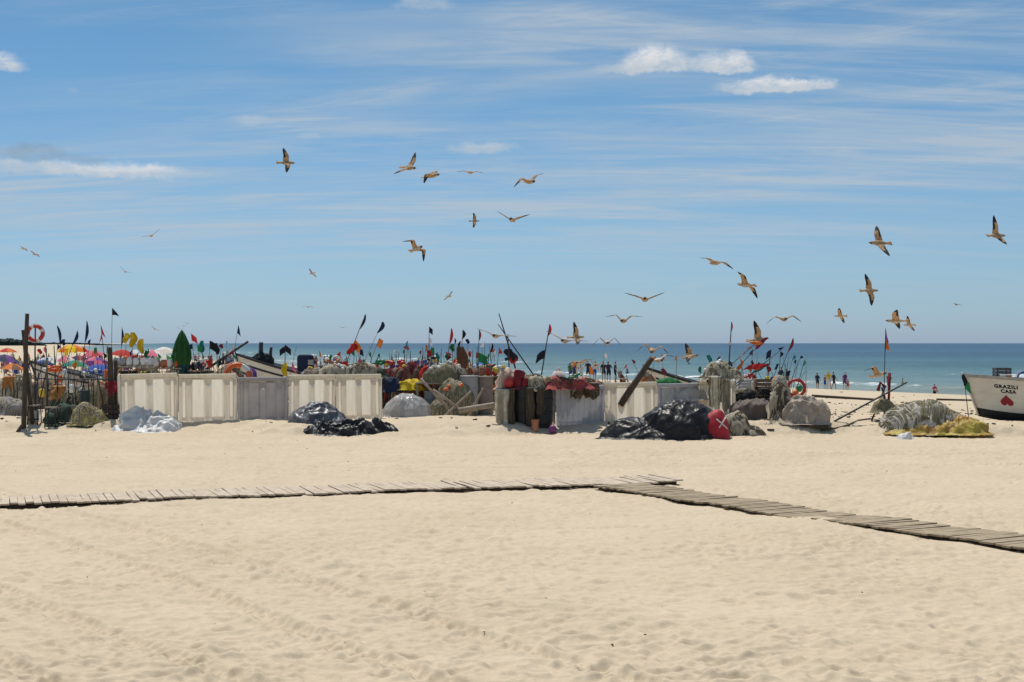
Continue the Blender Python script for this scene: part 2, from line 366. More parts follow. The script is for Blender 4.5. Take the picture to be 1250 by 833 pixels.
# ---- light: high sun behind the scene, a little to the left
SUN_EL,SUN_AZ=R(66),R(-22)      # azimuth from +Y, negative = left
sl=bpy.data.lights.new('sun','SUN'); sl.energy=4.2; sl.angle=R(.53); sl.color=(1,.945,.86)
so=bpy.data.objects.new('sun',sl); COL.objects.link(so)
sd=Vector((math.sin(SUN_AZ)*math.cos(SUN_EL),math.cos(SUN_AZ)*math.cos(SUN_EL),math.sin(SUN_EL)))
so.rotation_euler=sd.to_track_quat('Z','Y').to_euler()
w=bpy.data.worlds.new('World'); sc.world=w; w.use_nodes=True
def sky_nodes():
    nt=w.node_tree; N=nt.nodes; L=nt.links; N.clear(); out=N.new('ShaderNodeOutputWorld'); bg=N.new('ShaderNodeBackground')
    sk=N.new('ShaderNodeTexSky'); sk.sky_type='NISHITA'; sk.sun_disc=False; sk.sun_elevation=SUN_EL; sk.sun_rotation=SUN_AZ
    sk.air_density=1.0; sk.dust_density=.35; sk.ozone_density=2.2; sk.altitude=0
    bg.inputs[1].default_value=.085
    tc=N.new('ShaderNodeTexCoord'); G=tc.outputs['Generated']
    def M(op,a,b=None,c=None):
        m=N.new('ShaderNodeMath'); m.operation=op
        for i,q in enumerate((a,b,c)):
            if q is None: continue
            if isinstance(q,(int,float)): m.inputs[i].default_value=q
            else: L.new(q,m.inputs[i])
        return m.outputs[0]
    def MR(f,a,b,c=0,d=1,smooth=True):
        m=N.new('ShaderNodeMapRange'); m.interpolation_type='SMOOTHSTEP' if smooth else 'LINEAR'
        for i,q in enumerate((a,b,c,d)): m.inputs[i+1].default_value=q
        L.new(f,m.inputs[0]); return m.outputs[0]
    sp=N.new('ShaderNodeSeparateXYZ'); L.new(G,sp.inputs[0]); x,y,z=sp.outputs
    az=M('ARCTAN2',x,y); el=M('ARCSINE',z)
    def vec(a,b,c=0.0):
        v=N.new('ShaderNodeCombineXYZ')
        for i,q in enumerate((a,b,c)):
            if isinstance(q,(int,float)): v.inputs[i].default_value=q
            else: L.new(q,v.inputs[i])
        return v.outputs[0]
    def noise(v,s,d=5,r=.6,dist=0.0):
        n=N.new('ShaderNodeTexNoise'); n.inputs['Scale'].default_value=s; n.inputs['Detail'].default_value=d; n.inputs['Roughness'].default_value=r; n.inputs['Distortion'].default_value=dist; L.new(v,n.inputs['Vector']); return n.outputs['Fac']
    def mixc(f,a,b,t='MIX'):
        m=N.new('ShaderNodeMixRGB'); m.blend_type=t
        if isinstance(f,(int,float)): m.inputs[0].default_value=f
        else: L.new(f,m.inputs[0])
        for i,q in enumerate((a,b)):
            if isinstance(q,tuple): m.inputs[i+1].default_value=(*q,1)
            else: L.new(q,m.inputs[i+1])
        return m.outputs[0]
    tr=N.new('ShaderNodeValToRGB'); e=tr.color_ramp.elements; e[0].position=0; e[1].position=1
    e[0].color=(*SKY_TINT[0],1); e[1].color=(*SKY_TINT[-1],1)
    for q,cc in zip((.12,.35,.65),SKY_TINT[1:4]): k=e.new(q); k.color=(*cc,1)
    L.new(MR(el,0,.26,0,1,False),tr.inputs[0])
    c=mixc(1.0,sk.outputs[0],tr.outputs[0],'MULTIPLY')
    # high thin cirrus on a flat deck far above: project the direction onto it
    iz=M('DIVIDE',1.0,M('ADD',M('MAXIMUM',z,0.0),.16))
    u=M('MULTIPLY',x,iz); v=M('MULTIPLY',y,iz)
    ur=M('ADD',u,M('MULTIPLY',v,.22))
    n1=noise(vec(M('MULTIPLY',ur,.55),M('MULTIPLY',v,3.2),1.3),1.5,5,.62,.5)
    n2=noise(vec(M('MULTIPLY',ur,1.4),M('MULTIPLY',v,7.5),7.7),1.6,5,.65,.8)
    n3=noise(vec(M('MULTIPLY',u,.5),M('MULTIPLY',v,1.0),4.0),1.1,3,.5)
    ci=M('MULTIPLY',MR(n1,.36,.70),MR(n3,.22,.62)); ci=M('ADD',M('ADD',M('MULTIPLY',ci,.62),.10),M('MULTIPLY',M('MULTIPLY',MR(n2,.42,.72),MR(n3,.30,.65)),.50))
    ci=M('MULTIPLY',ci,MR(el,.005,.11)); 
    # broad brushed streaks
    WOB=M('SUBTRACT',noise(vec(M('MULTIPLY',az,9.0),M('MULTIPLY',el,22.0),.4),1.0,4,.65),.5)
    FIB=M('ADD',M('MULTIPLY',MR(noise(vec(M('MULTIPLY',az,9.0),M('MULTIPLY',M('SUBTRACT',el,M('MULTIPLY',az,.13)),130.0),2.2),1.0,5,.7,.6),.35,.7),.85),.15)
    bands=0.0
    def band(px0,py0,px1,py1,wpx,s):
        a0,e0=math.atan((px0-CX)/F),math.atan((HY-py0)/F); a1,e1=math.atan((px1-CX)/F),math.atan((HY-py1)/F)
        dx,dy=a1-a0,e1-e0; Ln=math.hypot(dx,dy); dx/=Ln; dy/=Ln
        wob=M('MULTIPLY',WOB,wpx/F*1.6)
        t=M('ADD',M('MULTIPLY',M('SUBTRACT',az,a0),dx),M('MULTIPLY',M('SUBTRACT',el,e0),dy))
        q=M('ADD',M('SUBTRACT',M('MULTIPLY',M('SUBTRACT',el,e0),dx),M('MULTIPLY',M('SUBTRACT',az,a0),dy)),wob)
        g=M('MULTIPLY',MR(M('ABSOLUTE',q),0,wpx/F,1,0),M('MULTIPLY',MR(t,-.02,.05),MR(t,Ln-.05,Ln+.03,1,0)))
        return M('MULTIPLY',g,s)
    for b in ((270,158,560,98,20,.42),(560,112,860,70,14,.2),(350,70,560,52,12,.22),(-20,40,420,10,24,.22),(560,2,760,18,26,.45),(900,10,1290,-12,22,.38),(1000,60,1290,30,26,.25),(640,165,1290,120,20,.20),(380,215,760,200,14,.24),(560,228,1000,214,14,.2),(900,230,1290,200,14,.22),(30,130,330,95,20,.16)):
        bands=band(*b) if bands==0.0 else M('MAXIMUM',bands,band(*b))
    ci=M('MINIMUM',M('ADD',ci,M('MULTIPLY',bands,FIB)),.8)
    c=mixc(ci,c,CIRRUS)
    # small fair weather heaps: flat base, bulging top, ragged edge
    wx=noise(vec(M('MULTIPLY',az,55.0),M('MULTIPLY',el,80.0),.3),1.0,7,.70); wy=noise(vec(M('MULTIPLY',az,55.0),M('MULTIPLY',el,80.0),9.3),1.0,7,.70)
    wisp=MR(noise(vec(M('MULTIPLY',az,70.0),M('MULTIPLY',el,150.0),3.3),1.0,5,.7),.30,.62,.45,1.0)
    bl=noise(vec(M('MULTIPLY',az,36.0),M('MULTIPLY',el,40.0),5.1),1.0,4,.5)
    def heap(px,py,rx,ru,rd,s,col=None,rag=1.0):
        a0,e0=math.atan((px-CX)/F),math.atan((HY-py)/F)
        da=M('DIVIDE',M('ADD',M('SUBTRACT',az,a0),M('MULTIPLY',M('SUBTRACT',wx,.5),rag*42/F)),rx/F)
        de=M('ADD',M('SUBTRACT',el,e0),M('MULTIPLY',M('SUBTRACT',wy,.5),rag*22/F))
        up=M('DIVIDE',M('MAXIMUM',de,0.0),ru/F); dn=M('DIVIDE',M('MAXIMUM',M('MULTIPLY',de,-1.0),0.0),rd/F)
        q=M('SQRT',M('ADD',M('ADD',M('MULTIPLY',da,da),M('MULTIPLY',up,up)),M('MULTIPLY',dn,dn)))
        q=M('ADD',q,M('MULTIPLY',M('SUBTRACT',bl,.5),.9*rag))
        return M('MULTIPLY',M('MULTIPLY',MR(q,.40,1.05,1,0),wisp),s), up
    for hp in HEAPS:
        f,up=heap(*hp[:6],rag=hp[7] if len(hp)>7 else 1.0)
        shade=mixc(MR(up,0.0,.7),hp[6][0],hp[6][1]); c=mixc(f,c,shade)
    L.new(c,bg.inputs[0]); L.new(bg.outputs[0],out.inputs[0])
K=9.0
SKY_TINT=((.60,.84,1.42),(.60,.835,1.21),(.59,.84,1.09),(.48,.81,1.02),(.32,.74,.95)); CIRRUS=(.60*K,.70*K,.80*K)
WH=((.72*K,.79*K,.86*K),(1.0*K,1.01*K,1.02*K)); GR=((.35*K,.45*K,.56*K),(.28*K,.40*K,.53*K)); FA=((.62*K,.72*K,.82*K),(.74*K,.80*K,.87*K))
HEAPS=[(0,216,95,12,9,.75,FA),(140,219,98,15,9,.95,WH),(40,200,44,14,10,.55,GR),(100,205,34,10,8,.3,GR),
 (4,100,36,17,8,.95,WH),(800,85,58,30,7,1.0,WH),(882,88,44,24,6,1.0,WH),(755,86,44,9,6,.6,FA),(948,113,80,14,7,1.0,WH),(985,113,38,13,7,.9,WH),
 (590,182,50,11,7,.7,FA),(305,152,30,9,7,.4,FA),(378,168,14,6,5,.35,FA),(520,8,46,12,8,.5,FA),(90,125,14,6,4,.2,FA),(845,350,16,5,4,.22,FA),(105,252,22,5,4,.2,FA),(170,360,40,5,4,.15,FA)]
sky_nodes()
w.cycles.sampling_method='MANUAL'; w.cycles.sample_map_resolution=256

# ---- camera and output
cd=bpy.data.cameras.new('camera'); co=bpy.data.objects.new('camera',cd); COL.objects.link(co)
co.location=(0,0,HC); co.rotation_euler=(PI/2,0,0); cd.sensor_width=36; cd.lens=F/1250*36; cd.shift_y=.002; cd.clip_end=60000; cd.clip_start=.1
sc.camera=co
sc.render.engine='CYCLES'; sc.cycles.use_denoising=True; sc.cycles.max_bounces=6; sc.cycles.transparent_max_bounces=12; sc.cycles.sample_clamp_indirect=8
vs=sc.view_settings; vs.view_transform='Standard'; vs.look='None'; vs.exposure=0; vs.gamma=1; vs.use_curve_mapping=False
# ================================================================ materials of the things
cream=mat('cream_plastic',(.90,.85,.74),(.80,.74,.62),scale=1.6,rough=.5,trans=.54,stretch=(5,5,.7))
creamrib=mat('cream_plastic_rib',(.78,.71,.59),(.64,.56,.45),scale=1.6,rough=.5,trans=.38,stretch=(5,5,.7))
mauve=mat('shaded_mauve_plastic',(.52,.47,.43),(.40,.36,.34),scale=1.5,rough=.6,trans=.22,bump=.2)  # the shade on this panel is put into its darker colour
greypl=mat('shaded_grey_plastic',(.52,.51,.52),(.42,.42,.44),scale=2,rough=.6,trans=.22)  # white panels in shade, the shade put into an even grey
knobm=mat('white_plastic',(.86,.84,.78),(.8,.78,.7),rough=.45)
plank1=mat('pale_weathered_planks',(.55,.455,.345),(.40,.325,.24),scale=5,rough=.9,bump=.3,stretch=(1,1,1))
plank2=mat('worn_planks',(.36,.285,.19),(.24,.185,.12),scale=5,rough=.9,bump=.3)
wood=mat('dark_weathered_wood',(.10,.075,.055),(.05,.038,.03),scale=4,rough=.9,bump=.5,stretch=(6,6,1))
wood2=mat('grey_driftwood',(.36,.30,.23),(.22,.18,.14),scale=5,rough=.9,bump=.4)
blackpl=mat('black_plastic_sheet',(.020,.019,.019),(.011,.011,.012),scale=4,rough=.42,spec=.27,crinkle=.018,cks=2.2)
darkgrey=mat('dark_grey_sheet',(.15,.15,.16),(.05,.05,.055),scale=2.5,rough=.40,spec=.45,crinkle=.018,cks=2.2)
greytarp=mat('grey_sheet',(.42,.42,.44),(.24,.24,.27),scale=2.5,rough=.4,bump=.5,bscale=7,spec=.5)
whitetarp=mat('white_plastic_sheet',(.84,.83,.80),(.62,.62,.62),scale=2,rough=.45,trans=.25,crinkle=.022,cks=2.5)
cleartarp=mat('clear_plastic_sheet',(.66,.65,.63),(.44,.44,.44),scale=2.2,rough=.3,spec=.45,trans=.45,crinkle=.012,cks=2.2)
netolive=mat('olive_net',(.24,.21,.12),(.12,.105,.06),scale=9,rough=.9,bump=.8,bscale=40)
netgreen=mat('dark_green_net',(.045,.075,.05),(.02,.035,.025),scale=9,rough=.9,bump=.8,bscale=40)
netbrown=mat('brown_net',(.20,.145,.10),(.10,.072,.05),scale=9,rough=.9,bump=.8,bscale=40)
netcream=mat('cream_net',(.52,.46,.34),(.33,.28,.2),scale=9,rough=.9,bump=.8,bscale=40,trans=.15)
netwhite=mat('white_net',(.52,.48,.42),(.30,.275,.24),scale=9,rough=.9,bump=.8,bscale=40)
netblack=mat('black_net',(.02,.02,.022),(.01,.01,.012),scale=9,rough=.9,bump=.8,bscale=40)
netred=mat('red_net',(.38,.07,.06),(.2,.04,.04),scale=9,rough=.9,bump=.8,bscale=40)
brownsheet=mat('brown_tarpaulin',(.125,.095,.08),(.08,.062,.055),scale=3,rough=.75,bump=.4,bscale=8)
sacking=mat('sacking',(.40,.33,.26),(.26,.21,.17),scale=4,rough=.9,bump=.6,bscale=20)
steel=mat('dark_steel',(.05,.045,.042),(.03,.025,.022),rough=.55,metal=.4)
def pl(name,c,trans=0.0,rough=.5): return mat(name,c,tuple(x*.78 for x in c),scale=3,rough=rough,trans=trans)
CLR={'red':pl('red_cloth',(.55,.035,.03),.3,.8),'dred':pl('dark_red_cloth',(.26,.03,.04),.3,.8),'org':pl('orange_cloth',(.72,.20,.03),.3,.8),'yel':pl('yellow_cloth',(.78,.56,.03),.3,.8),
 'grn':pl('green_cloth',(.02,.20,.06),.25,.8),'teal':pl('teal_cloth',(.03,.27,.24),.3,.8),'blk':pl('black_cloth',(.012,.014,.022),.1,.8),'navy':pl('navy_cloth',(.016,.028,.075),.15,.8),
 'pnk':pl('pink_cloth',(.66,.16,.26),.3,.8),'wht':pl('white_cloth',(.75,.74,.72),.3,.8),'blu':pl('blue_cloth',(.03,.10,.42),.25,.8),'pur':pl('purple_cloth',(.16,.05,.26),.25,.8),'brn':pl('brown_cloth',(.20,.09,.05),.2,.8),
 'lbl':pl('pale_blue_cloth',(.30,.50,.72),.3,.8),'olv':pl('olive_cloth',(.14,.15,.05),.2,.8)}
PLS={k:pl(k+'_float',v,0,.45) for k,v in {'orange':(.72,.14,.03),'white':(.75,.74,.70),'red':(.50,.04,.03),'yellow':(.72,.52,.05),'blue':(.03,.09,.34),'black':(.02,.02,.022),'green':(.03,.20,.08),'grey':(.33,.33,.33),'purple':(.18,.04,.18),'terracotta':(.42,.17,.09)}.items()}
polem=mat('bamboo_pole',(.30,.24,.15),(.17,.13,.08),scale=6,rough=.7); poled=mat('dark_pole',(.045,.045,.05),(.03,.03,.035),rough=.6); polegrn=mat('green_pole',(.05,.12,.06),rough=.6)
ropem=mat('rope',(.13,.095,.06),(.07,.05,.035),scale=30,rough=.95)

# ================================================================ boardwalks
def boardwalk(name,label,A,B,W,m,seed,sand_over):
    d=(B-A); L=d.length; d.normalize(); n=Vector((-d.y,d.x)); rnd=random.Random(seed)
    c=(A+B)/2; g0=gz(c.x,c.y); t=thing(name,label,'boardwalk',(c.x,c.y,g0)); mb=MB(); jo=MB()
    def H(s): 
        p=A+d*s; return gz(p.x,p.y)+.06+.02*nz(s*.6,seed)
    s=0; ang=math.atan2(d.y,d.x)
    while s<L:
        w=rnd.uniform(.125,.145); p=A+d*(s+w/2)+n*rnd.gauss(0,.018); z=H(s)+rnd.gauss(0,.005)
        if rnd.random()>.015:
            mb.box((p.x-c.x,p.y-c.y,z-g0),(w,W+rnd.gauss(0,.03),.032),(rnd.gauss(0,.008),rnd.gauss(0,.02),ang+rnd.gauss(0,.006)),bev=.005)
        s+=w+rnd.uniform(.004,.012)
    for o in (-.36*W,0,.36*W):
        s=0
        while s<L-.1:
            e=min(s+1.2,L); p=A+d*((s+e)/2)+n*o; z0,z1=H(s),H(e)
            jo.box((p.x-c.x,p.y-c.y,(z0+z1)/2-.055-g0),(e-s,.07,.07),(0,-math.atan2(z1-z0,e-s),ang)); s=e
    mb.build('planks',m,t); jo.build('joist_frame',wood,t); return t
boardwalk('boardwalk','long pale plank boardwalk half buried in sand, running off past the left edge',BW1[0],BW1[1],1.42,plank1,3,.5)
boardwalk('boardwalk','darker worn plank boardwalk branching off the pale one and coming nearer',BW2[0],BW2[1],1.18,plank2,8,.2)

# ================================================================ plastic panel screens
def relief(prof,x):
    for i in range(len(prof)-1):
        a,b=prof[i],prof[i+1]
        if a[0]<=x<=b[0]: return a[1]+(b[1]-a[1])*((x-a[0])/(b[0]-a[0]+1e-9))
    return prof[-1][1]
DOORS=[(0,.06),(.055,.06),(.07,.02),(.115,.02),(.13,.055),(.20,.055),(.23,.03),(.25,0),(.43,0),(.45,.05),(.555,.05),(.575,0),(.75,0),(.77,.03),(.80,.055),(.87,.055),(.885,.02),(.93,.02),(.945,.06),(1,.06)]
CORR=[(0,.05),(.06,.05),(.08,0)]+[q for k in range(7) for q in ((.10+k*.12,0),(.13+k*.12,.035),(.16+k*.12,.035),(.19+k*.12,0))]+[(.94,0),(.96,.05),(1,.05)]
def panel(label,p0,p1,h,m,prof=DOORS,knob=True,ret=.55,rail=.13):
    d=Vector((p1.x-p0.x,p1.y-p0.y,0)); w=d.length-.012; t=thing('plastic_screen',label,'plastic panel',p0,math.atan2(d.y,d.x),'white plastic panels fencing in the fishing gear'); pr=random.Random(p0.x); t.rotation_euler.x=pr.gauss(0,.018); t.rotation_euler.y=pr.gauss(0,.006); t.rotation_euler.z+=pr.gauss(0,.012); h+=pr.uniform(-.035,.025)
    xs=sorted(set([q[0] for q in prof])); mb=MB(); top=h-rail
    zs=[-.25,.05,.09,top-.05,top-.02]; rows=[]
    for z in zs:
        k=1 if .07<z<top-.03 else .0
        rows.append([(x*w,-(relief(prof,x)*1.5*k+(1-k)*.085)+.006*nz(x*3,z*2+p0.x),z+.012*(z>1)*nz(x*2,p0.x)) for x in xs])
    mb.grid(rows,0,False); nx=len(xs)-1
    for i in range(len(mb.f)):
        q=(xs[i%nx]+xs[i%nx+1])/2; mb.m[i]=1 if relief(prof,q)>.03 and m is cream and i//nx<3 else 0
    mb.build('front_sheet',[m,creamrib],t)
    sg=MB()
    for x in (.002,w-.002): 
        sg=MB(); sg.grid([[(x,0,-.25),(x,ret,-.25)],[(x,0,h-.05),(x,ret,h-.05)]],0,False); sg.build('side_sheet',m,t)
    r=MB(); r.box((w/2,-.045,h-rail/2-.01),(w-.03,.13,rail),bev=.03); r.box((w/2,.02,h-.01),(w-.02,.12,.03),bev=.008); r.build('top_rail',m,t)
    if knob:
        k=MB(); k.lathe([(.0,0),(.045,0),(.05,.012),(.03,.02),(.028,.03),(.05,.045),(.045,.06),(.0,.062)],16,(w*.503,-.075,h-.40),Matrix.Rotation(PI/2,3,'X')); k.build('knob',knobm,t)
    return t
def line_pts(pa,pb,fr): return [pa.lerp(pb,f) for f in fr]
A0=gp(148,514.5); A1=gp(466,510.5); A0=at(148,514,A0.y); A1=at(466,509.5,A1.y)
fr=[0,.206,.424,.62,.81,1]; P=line_pts(A0,A1,fr)
LB=['cream double-door plastic panel at the left end of the long row, beside the wooden post','cream double-door plastic panel behind the crumpled white sheet, left of the mauve one','mauve plastic panel in shade, the only dark one in the long cream row','cream double-door plastic panel just right of the mauve one','cream double-door plastic panel at the right end of the long row, above the black sheet']
for i in range(5):
    panel(LB[i],P[i],P[i+1],1.53 if i!=2 else 1.46,mauve if i==2 else cream)
B0=gp(678,519); B0=at(678,518,B0.y); B1=at(897,511,B0.y+2.6)
P=line_pts(B0,B1,[0,.26,.55,.79,1])
panel('grey ribbed plastic panel with a brown net hanging over its top, beside the netted barrels',P[0],P[1],1.30,greypl,CORR,False)
panel('whitish plastic panel behind the left end of the big black sheet, crossed by a log',P[1],P[2],1.36,cream,DOORS,False)
panel('grey ribbed plastic panel under clear plastic, behind the hump of the big black sheet',P[2],P[3],1.30,greypl,CORR,False)
panel('pale plastic panel with tan nets draped on it, right above the red bag',P[3],P[4],1.36,cream,DOORS,False)

# ================================================================ heaps: sheets, tarps and nets
def heap_field(lumps,seed,amp,fs,lean=0.0):
    def H(x,y):
        z=-.12
        for (cx,cy,rx,ry,h,pw) in lumps:
            q=((x-cx)/rx)**2+((y-cy)/ry)**2; q*=1+.35*nz(x*1.6+seed,y*1.6)
            v=h*(max(0,1-q)**pw)-.10*max(0,q-1)
            z=max(z,v)+.15*max(0,min(z,v))
        return z+(amp*.55*ridge(x*fs*.4+seed,y*fs*.4,seed,2) if z>-.05 else 0)*min(1,.35+z*1.5+.1)
    return H
def heap_mesh(H,bx,by,res,seed,fold=.05,foldscale=3.0,crumple=0.0,cs=1.6):
    nx=int(2*bx/res)+1; ny=int(2*by/res)+1; mb=MB(); idx={}; vs=[]; fs=[]
    Z=[[H(-bx+i*res,-by+j*res) for i in range(nx)] for j in range(ny)]
    def vid(i,j):
        if (i,j) not in idx:
            x,y=-bx+i*res,-by+j*res; z=max(Z[j][i],-.12); fx=fold*nz(x*foldscale,y*foldscale,z*foldscale+seed); fy=fold*nz(x*foldscale+9,y*foldscale,z*foldscale+seed)
            idx[(i,j)]=len(vs); vs.append((x+fx,y+fy,z))
        return idx[(i,j)]
    for j in range(ny-1):
        for i in range(nx-1):
            if max(Z[j][i],Z[j][i+1],Z[j+1][i],Z[j+1][i+1])>-.06: fs.append((vid(i,j),vid(i+1,j),vid(i+1,j+1),vid(i,j+1)))
    if crumple:
        # folds: push the cloth in and out along its own normal
        v=np.array(vs); q=np.array(fs); nn=np.zeros_like(v); fnm=np.cross(v[q[:,2]]-v[q[:,0]],v[q[:,3]]-v[q[:,1]])
        for k in range(4): np.add.at(nn,q[:,k],fnm)
        nn/=np.linalg.norm(nn,axis=1)[:,None]+1e-9; ax=Vector((nz(seed,1),nz(seed,2)*.5,1.2)).normalized()
        for i in range(len(v)):
            x,y,z=v[i]; d=crumple*fold3(x,y,z,seed,cs)*min(1,.25+max(0,z)*4); v[i]+=nn[i]*d
        vs=[tuple(a) for a in v]
    mb.add(vs,fs,0,True); return mb
def fold3(x,y,z,seed,f):
    """long creases running down the cloth, in two directions"""
    t=0; a=1.0; n=0; wx=x+.25*mnoise.noise(Vector((x*1.3,y*1.3,z*1.3+seed))); wz=z+.25*mnoise.noise(Vector((x*1.3+7,y*1.3,z*1.3+seed)))
    for i in range(3):
        an=seed*1.7+i*1.25; p=wx*math.cos(an)+y*math.sin(an); q=-wx*math.sin(an)+y*math.cos(an); g=f*(1.0+.75*i)
        v=1-abs(mnoise.noise(Vector((p*g*1.5,q*g*.45,wz*g*.6+seed+i*4.7)))*2.6); v=max(v,-.45); t+=a*(v*abs(v)); n+=a; a*=.62
    return t/n-.2
def sheet(name,label,cat,base,lumps,m,seed,amp=.10,fs=2.2,res=.028,fold=.07,rotz=0,group=None):
    t=thing(name,label,cat,base,rotz,group); H=heap_field(lumps,seed,amp,fs)
    bx=max(abs(l[0])+l[2]*1.25 for l in lumps)+.1; by=max(abs(l[1])+l[3]*1.25 for l in lumps)+.1
    heap_mesh(H,bx,by,res,seed,fold,3.0,amp*(1.0 if bx>.75 else 1.7),1.5 if bx>.75 else 2.8).build('sheet',m,t); return t,H
def strands(mb,H,n,ln,r,seed,bx,by,mi=0,lift=.015):
    rnd=random.Random(seed)
    for _ in range(n):
        x,y=rnd.uniform(-bx,bx)*.8,rnd.uniform(-by,by)*.8; a=rnd.uniform(0,2*PI); pts=[]
        for k in range(ln):
            z=H(x,y)
            if z<-.02 and k>2: break
            pts.append((x,y,max(z,-.02)+lift+rnd.uniform(0,.02))); a+=rnd.gauss(0,.5); x+=.09*math.cos(a); y+=.09*math.sin(a)
        if len(pts)>2: mb.tube(pts,r,4,mi,True,False)
def nets(label,base,lumps,m,m2,seed,n=60,amp=.12,floats=None,rotz=0,group=None,name='net_heap',res=.06):
    t=thing(name,label,'fishing net',base,rotz,group); H=heap_field(lumps,seed,amp,3.2)
    bx=max(abs(l[0])+l[2] for l in lumps)+.15; by=max(abs(l[1])+l[3] for l in lumps)+.15
    heap_mesh(H,bx,by,res,seed,.10,5,3.0 and .16,2.2).build('netting',m,t)
    mb=MB(); strands(mb,H,n*2,18,.013,seed,bx,by); mb.build('float_line',m2,t)
    if floats:
        rnd=random.Random(seed+5)
        for k in range(floats[1]):
            x,y=rnd.uniform(-bx,bx)*.6,rnd.uniform(-by,by)*.6; f=MB(); f.ball((x,y,max(0,H(x,y))+.04),.06,10,7,0,(1.3,1,1)); f.build('float',PLS[floats[0]],t)
    return t,H
sheet('plastic_sheet','crumpled white and pale grey plastic sheet on sand at the left of the cream row','plastic sheet',gp(181,526)+Vector((0,-.05,0)),[(-.35,.1,.66,.75,.62,1.0),(.4,.1,.66,.7,.50,1.0),(-.75,-.2,.4,.5,.2,.9),(.8,0,.35,.4,.25,.9),(0,-.45,.7,.4,.12,.8)],whitetarp,3,.26,2.6)
sheet('plastic_sheet','dark grey sheet over a low heap between the cream row and the flat black sheet','plastic sheet',gp(396,517),[(-.2,.1,1.0,.9,.68,.8),(-.7,0,.5,.7,.5,.8)],darkgrey,5,.16,2.2)
sheet('plastic_sheet','flat crumpled black plastic sheet lying on sand before the long cream row','plastic sheet',gp(420,530),[(-.6,0,.85,.55,.36,.9),(.45,.05,.85,.55,.42,.9),(1.2,.15,.55,.45,.38,.9),(0,-.25,.8,.45,.28,.8)],blackpl,8,.24,3.0)
sheet('plastic_sheet','dome of clear grey plastic sheet at the right end of the long cream row','plastic sheet',gp(498,508.5),[(0,0,.98,.75,.80,.55)],cleartarp,13,.10,1.6,fold=.05)
sheet('plastic_sheet','largest black plastic sheet, humped over a heap beside the red bag','plastic sheet',gp(822,534),[(.28,.25,1.35,1.1,1.14,.55),(-1.3,.1,1.0,.75,.56,.6),(-.8,-.25,1.2,.6,.34,.7),(.4,-.4,1.0,.5,.28,.7)],blackpl,21,.09,2.0)
rb=gp(873,535)+Vector((.02,-.15,0)); t=thing('red_bag','red bag marked with a white cross, slumped between the big black sheet and tan nets','bag',rb)
H=heap_field([(0,0,.43,.42,.90,.45)],31,.12,3); heap_mesh(H,.65,.6,.04,31,.05).build('sack',mat('red_bag_cloth',(.42,.02,.03),(.27,.012,.02),scale=4,rough=.6,bump=.5,bscale=12),t)
mb=MB()
for a,b in (((-.05,.62),(.30,.32)),((.26,.66),(.02,.36))):
    pts=[]
    for k in range(7):
        x=a[0]+(b[0]-a[0])*k/6; z=a[1]+(b[1]-a[1])*k/6; y=-.42
        while H(x,y)<z and y<.1: y+=.01
        pts.append((x,y-.03,z))
    mb.tube(pts,.022,6)
mb.build('strap',CLR['wht'],t)
nets('tan net spilling down to the sand right of the red bag',gp(903,531),[(-.1,.1,.5,.4,.72,.6),(.35,0,.45,.3,.25,.7)],netcream,ropem,41,40)
sheet('tarpaulin','low brown tarpaulin covered stack right of the tan nets, in shade','tarpaulin',gp(921,511),[(0,0,.86,.5,.58,.22)],brownsheet,43,.16,1.5)
nets('knobbly tan net and rope pile standing between the brown stack and the sacking bundle',gp(952,512),[(0,0,.38,.4,1.15,.5),(.1,-.2,.45,.4,.5,.6)],netcream,ropem,45,45,.15)
sheet('sack_bundle','bulging greyish brown sacking bundle beside the knobbly net pile, throwing a dark shadow','sack',gp(983,515),[(-.12,.05,.72,.6,.80,.42),(.42,0,.36,.5,.62,.45)],sacking,47,.20,2.0)
# striped pale net pile on its yellow sheet
kb=gp(1130,527); t=thing('net_heap','mound of pale striped nets heaped on a yellow sheet, left of the white boat','fishing net',kb+Vector((0,.25,0)))
H=heap_field([(-.1,0,1.32,.85,.98,.55),(.75,0,.75,.6,.62,.6)],51,.05,2)
heap_mesh(H,2,1.3,.05,51,.04,3.0,.05,1.6).build('netting',netwhite,t); mb=MB()
for k in range(110):
    x0=-1.4+k*2.85/110+.05*nz(k*7.7,1); pts=[]
    for j in range(15):
        y=-.82+1.5*j/14; x=x0*(1-.12*abs(y))+.16*nz(k*.21,y*1.3)+.06*nz(k*1.3,y*3)+.30*(y+.4)*math.sin(x0*1.7+.6); z=H(x,y)
        if z>-.02: pts.append((x,y,z+.015))
    if len(pts)>3: mb.tube(pts,.009+.005*(k%3),4)
mb.build('rope_line',netolive,t)
ys=thing('tarpaulin','yellow sheet with an orange corner crumpled under the pale striped net mound','tarpaulin',kb+Vector((.40,-.62,0)))
H=heap_field([(-.5,.30,1.2,.40,.30,.7),(.7,.35,.8,.6,.50,.7)],55,.1,2.4); heap_mesh(H,1.9,1.1,.04,55,.09,3.0,.16,1.6).build('sheet',mat('yellow_tarp',(.46,.37,.06),(.36,.17,.04),scale=1.6,rough=.55,trans=.15,crinkle=.02,cks=3),ys)
sheet('cloth','small white cloth lying on the sand before the yellow sheet','cloth',gp(1104,536),[(0,0,.32,.22,.2,.6)],whitetarp,57,.1,3)

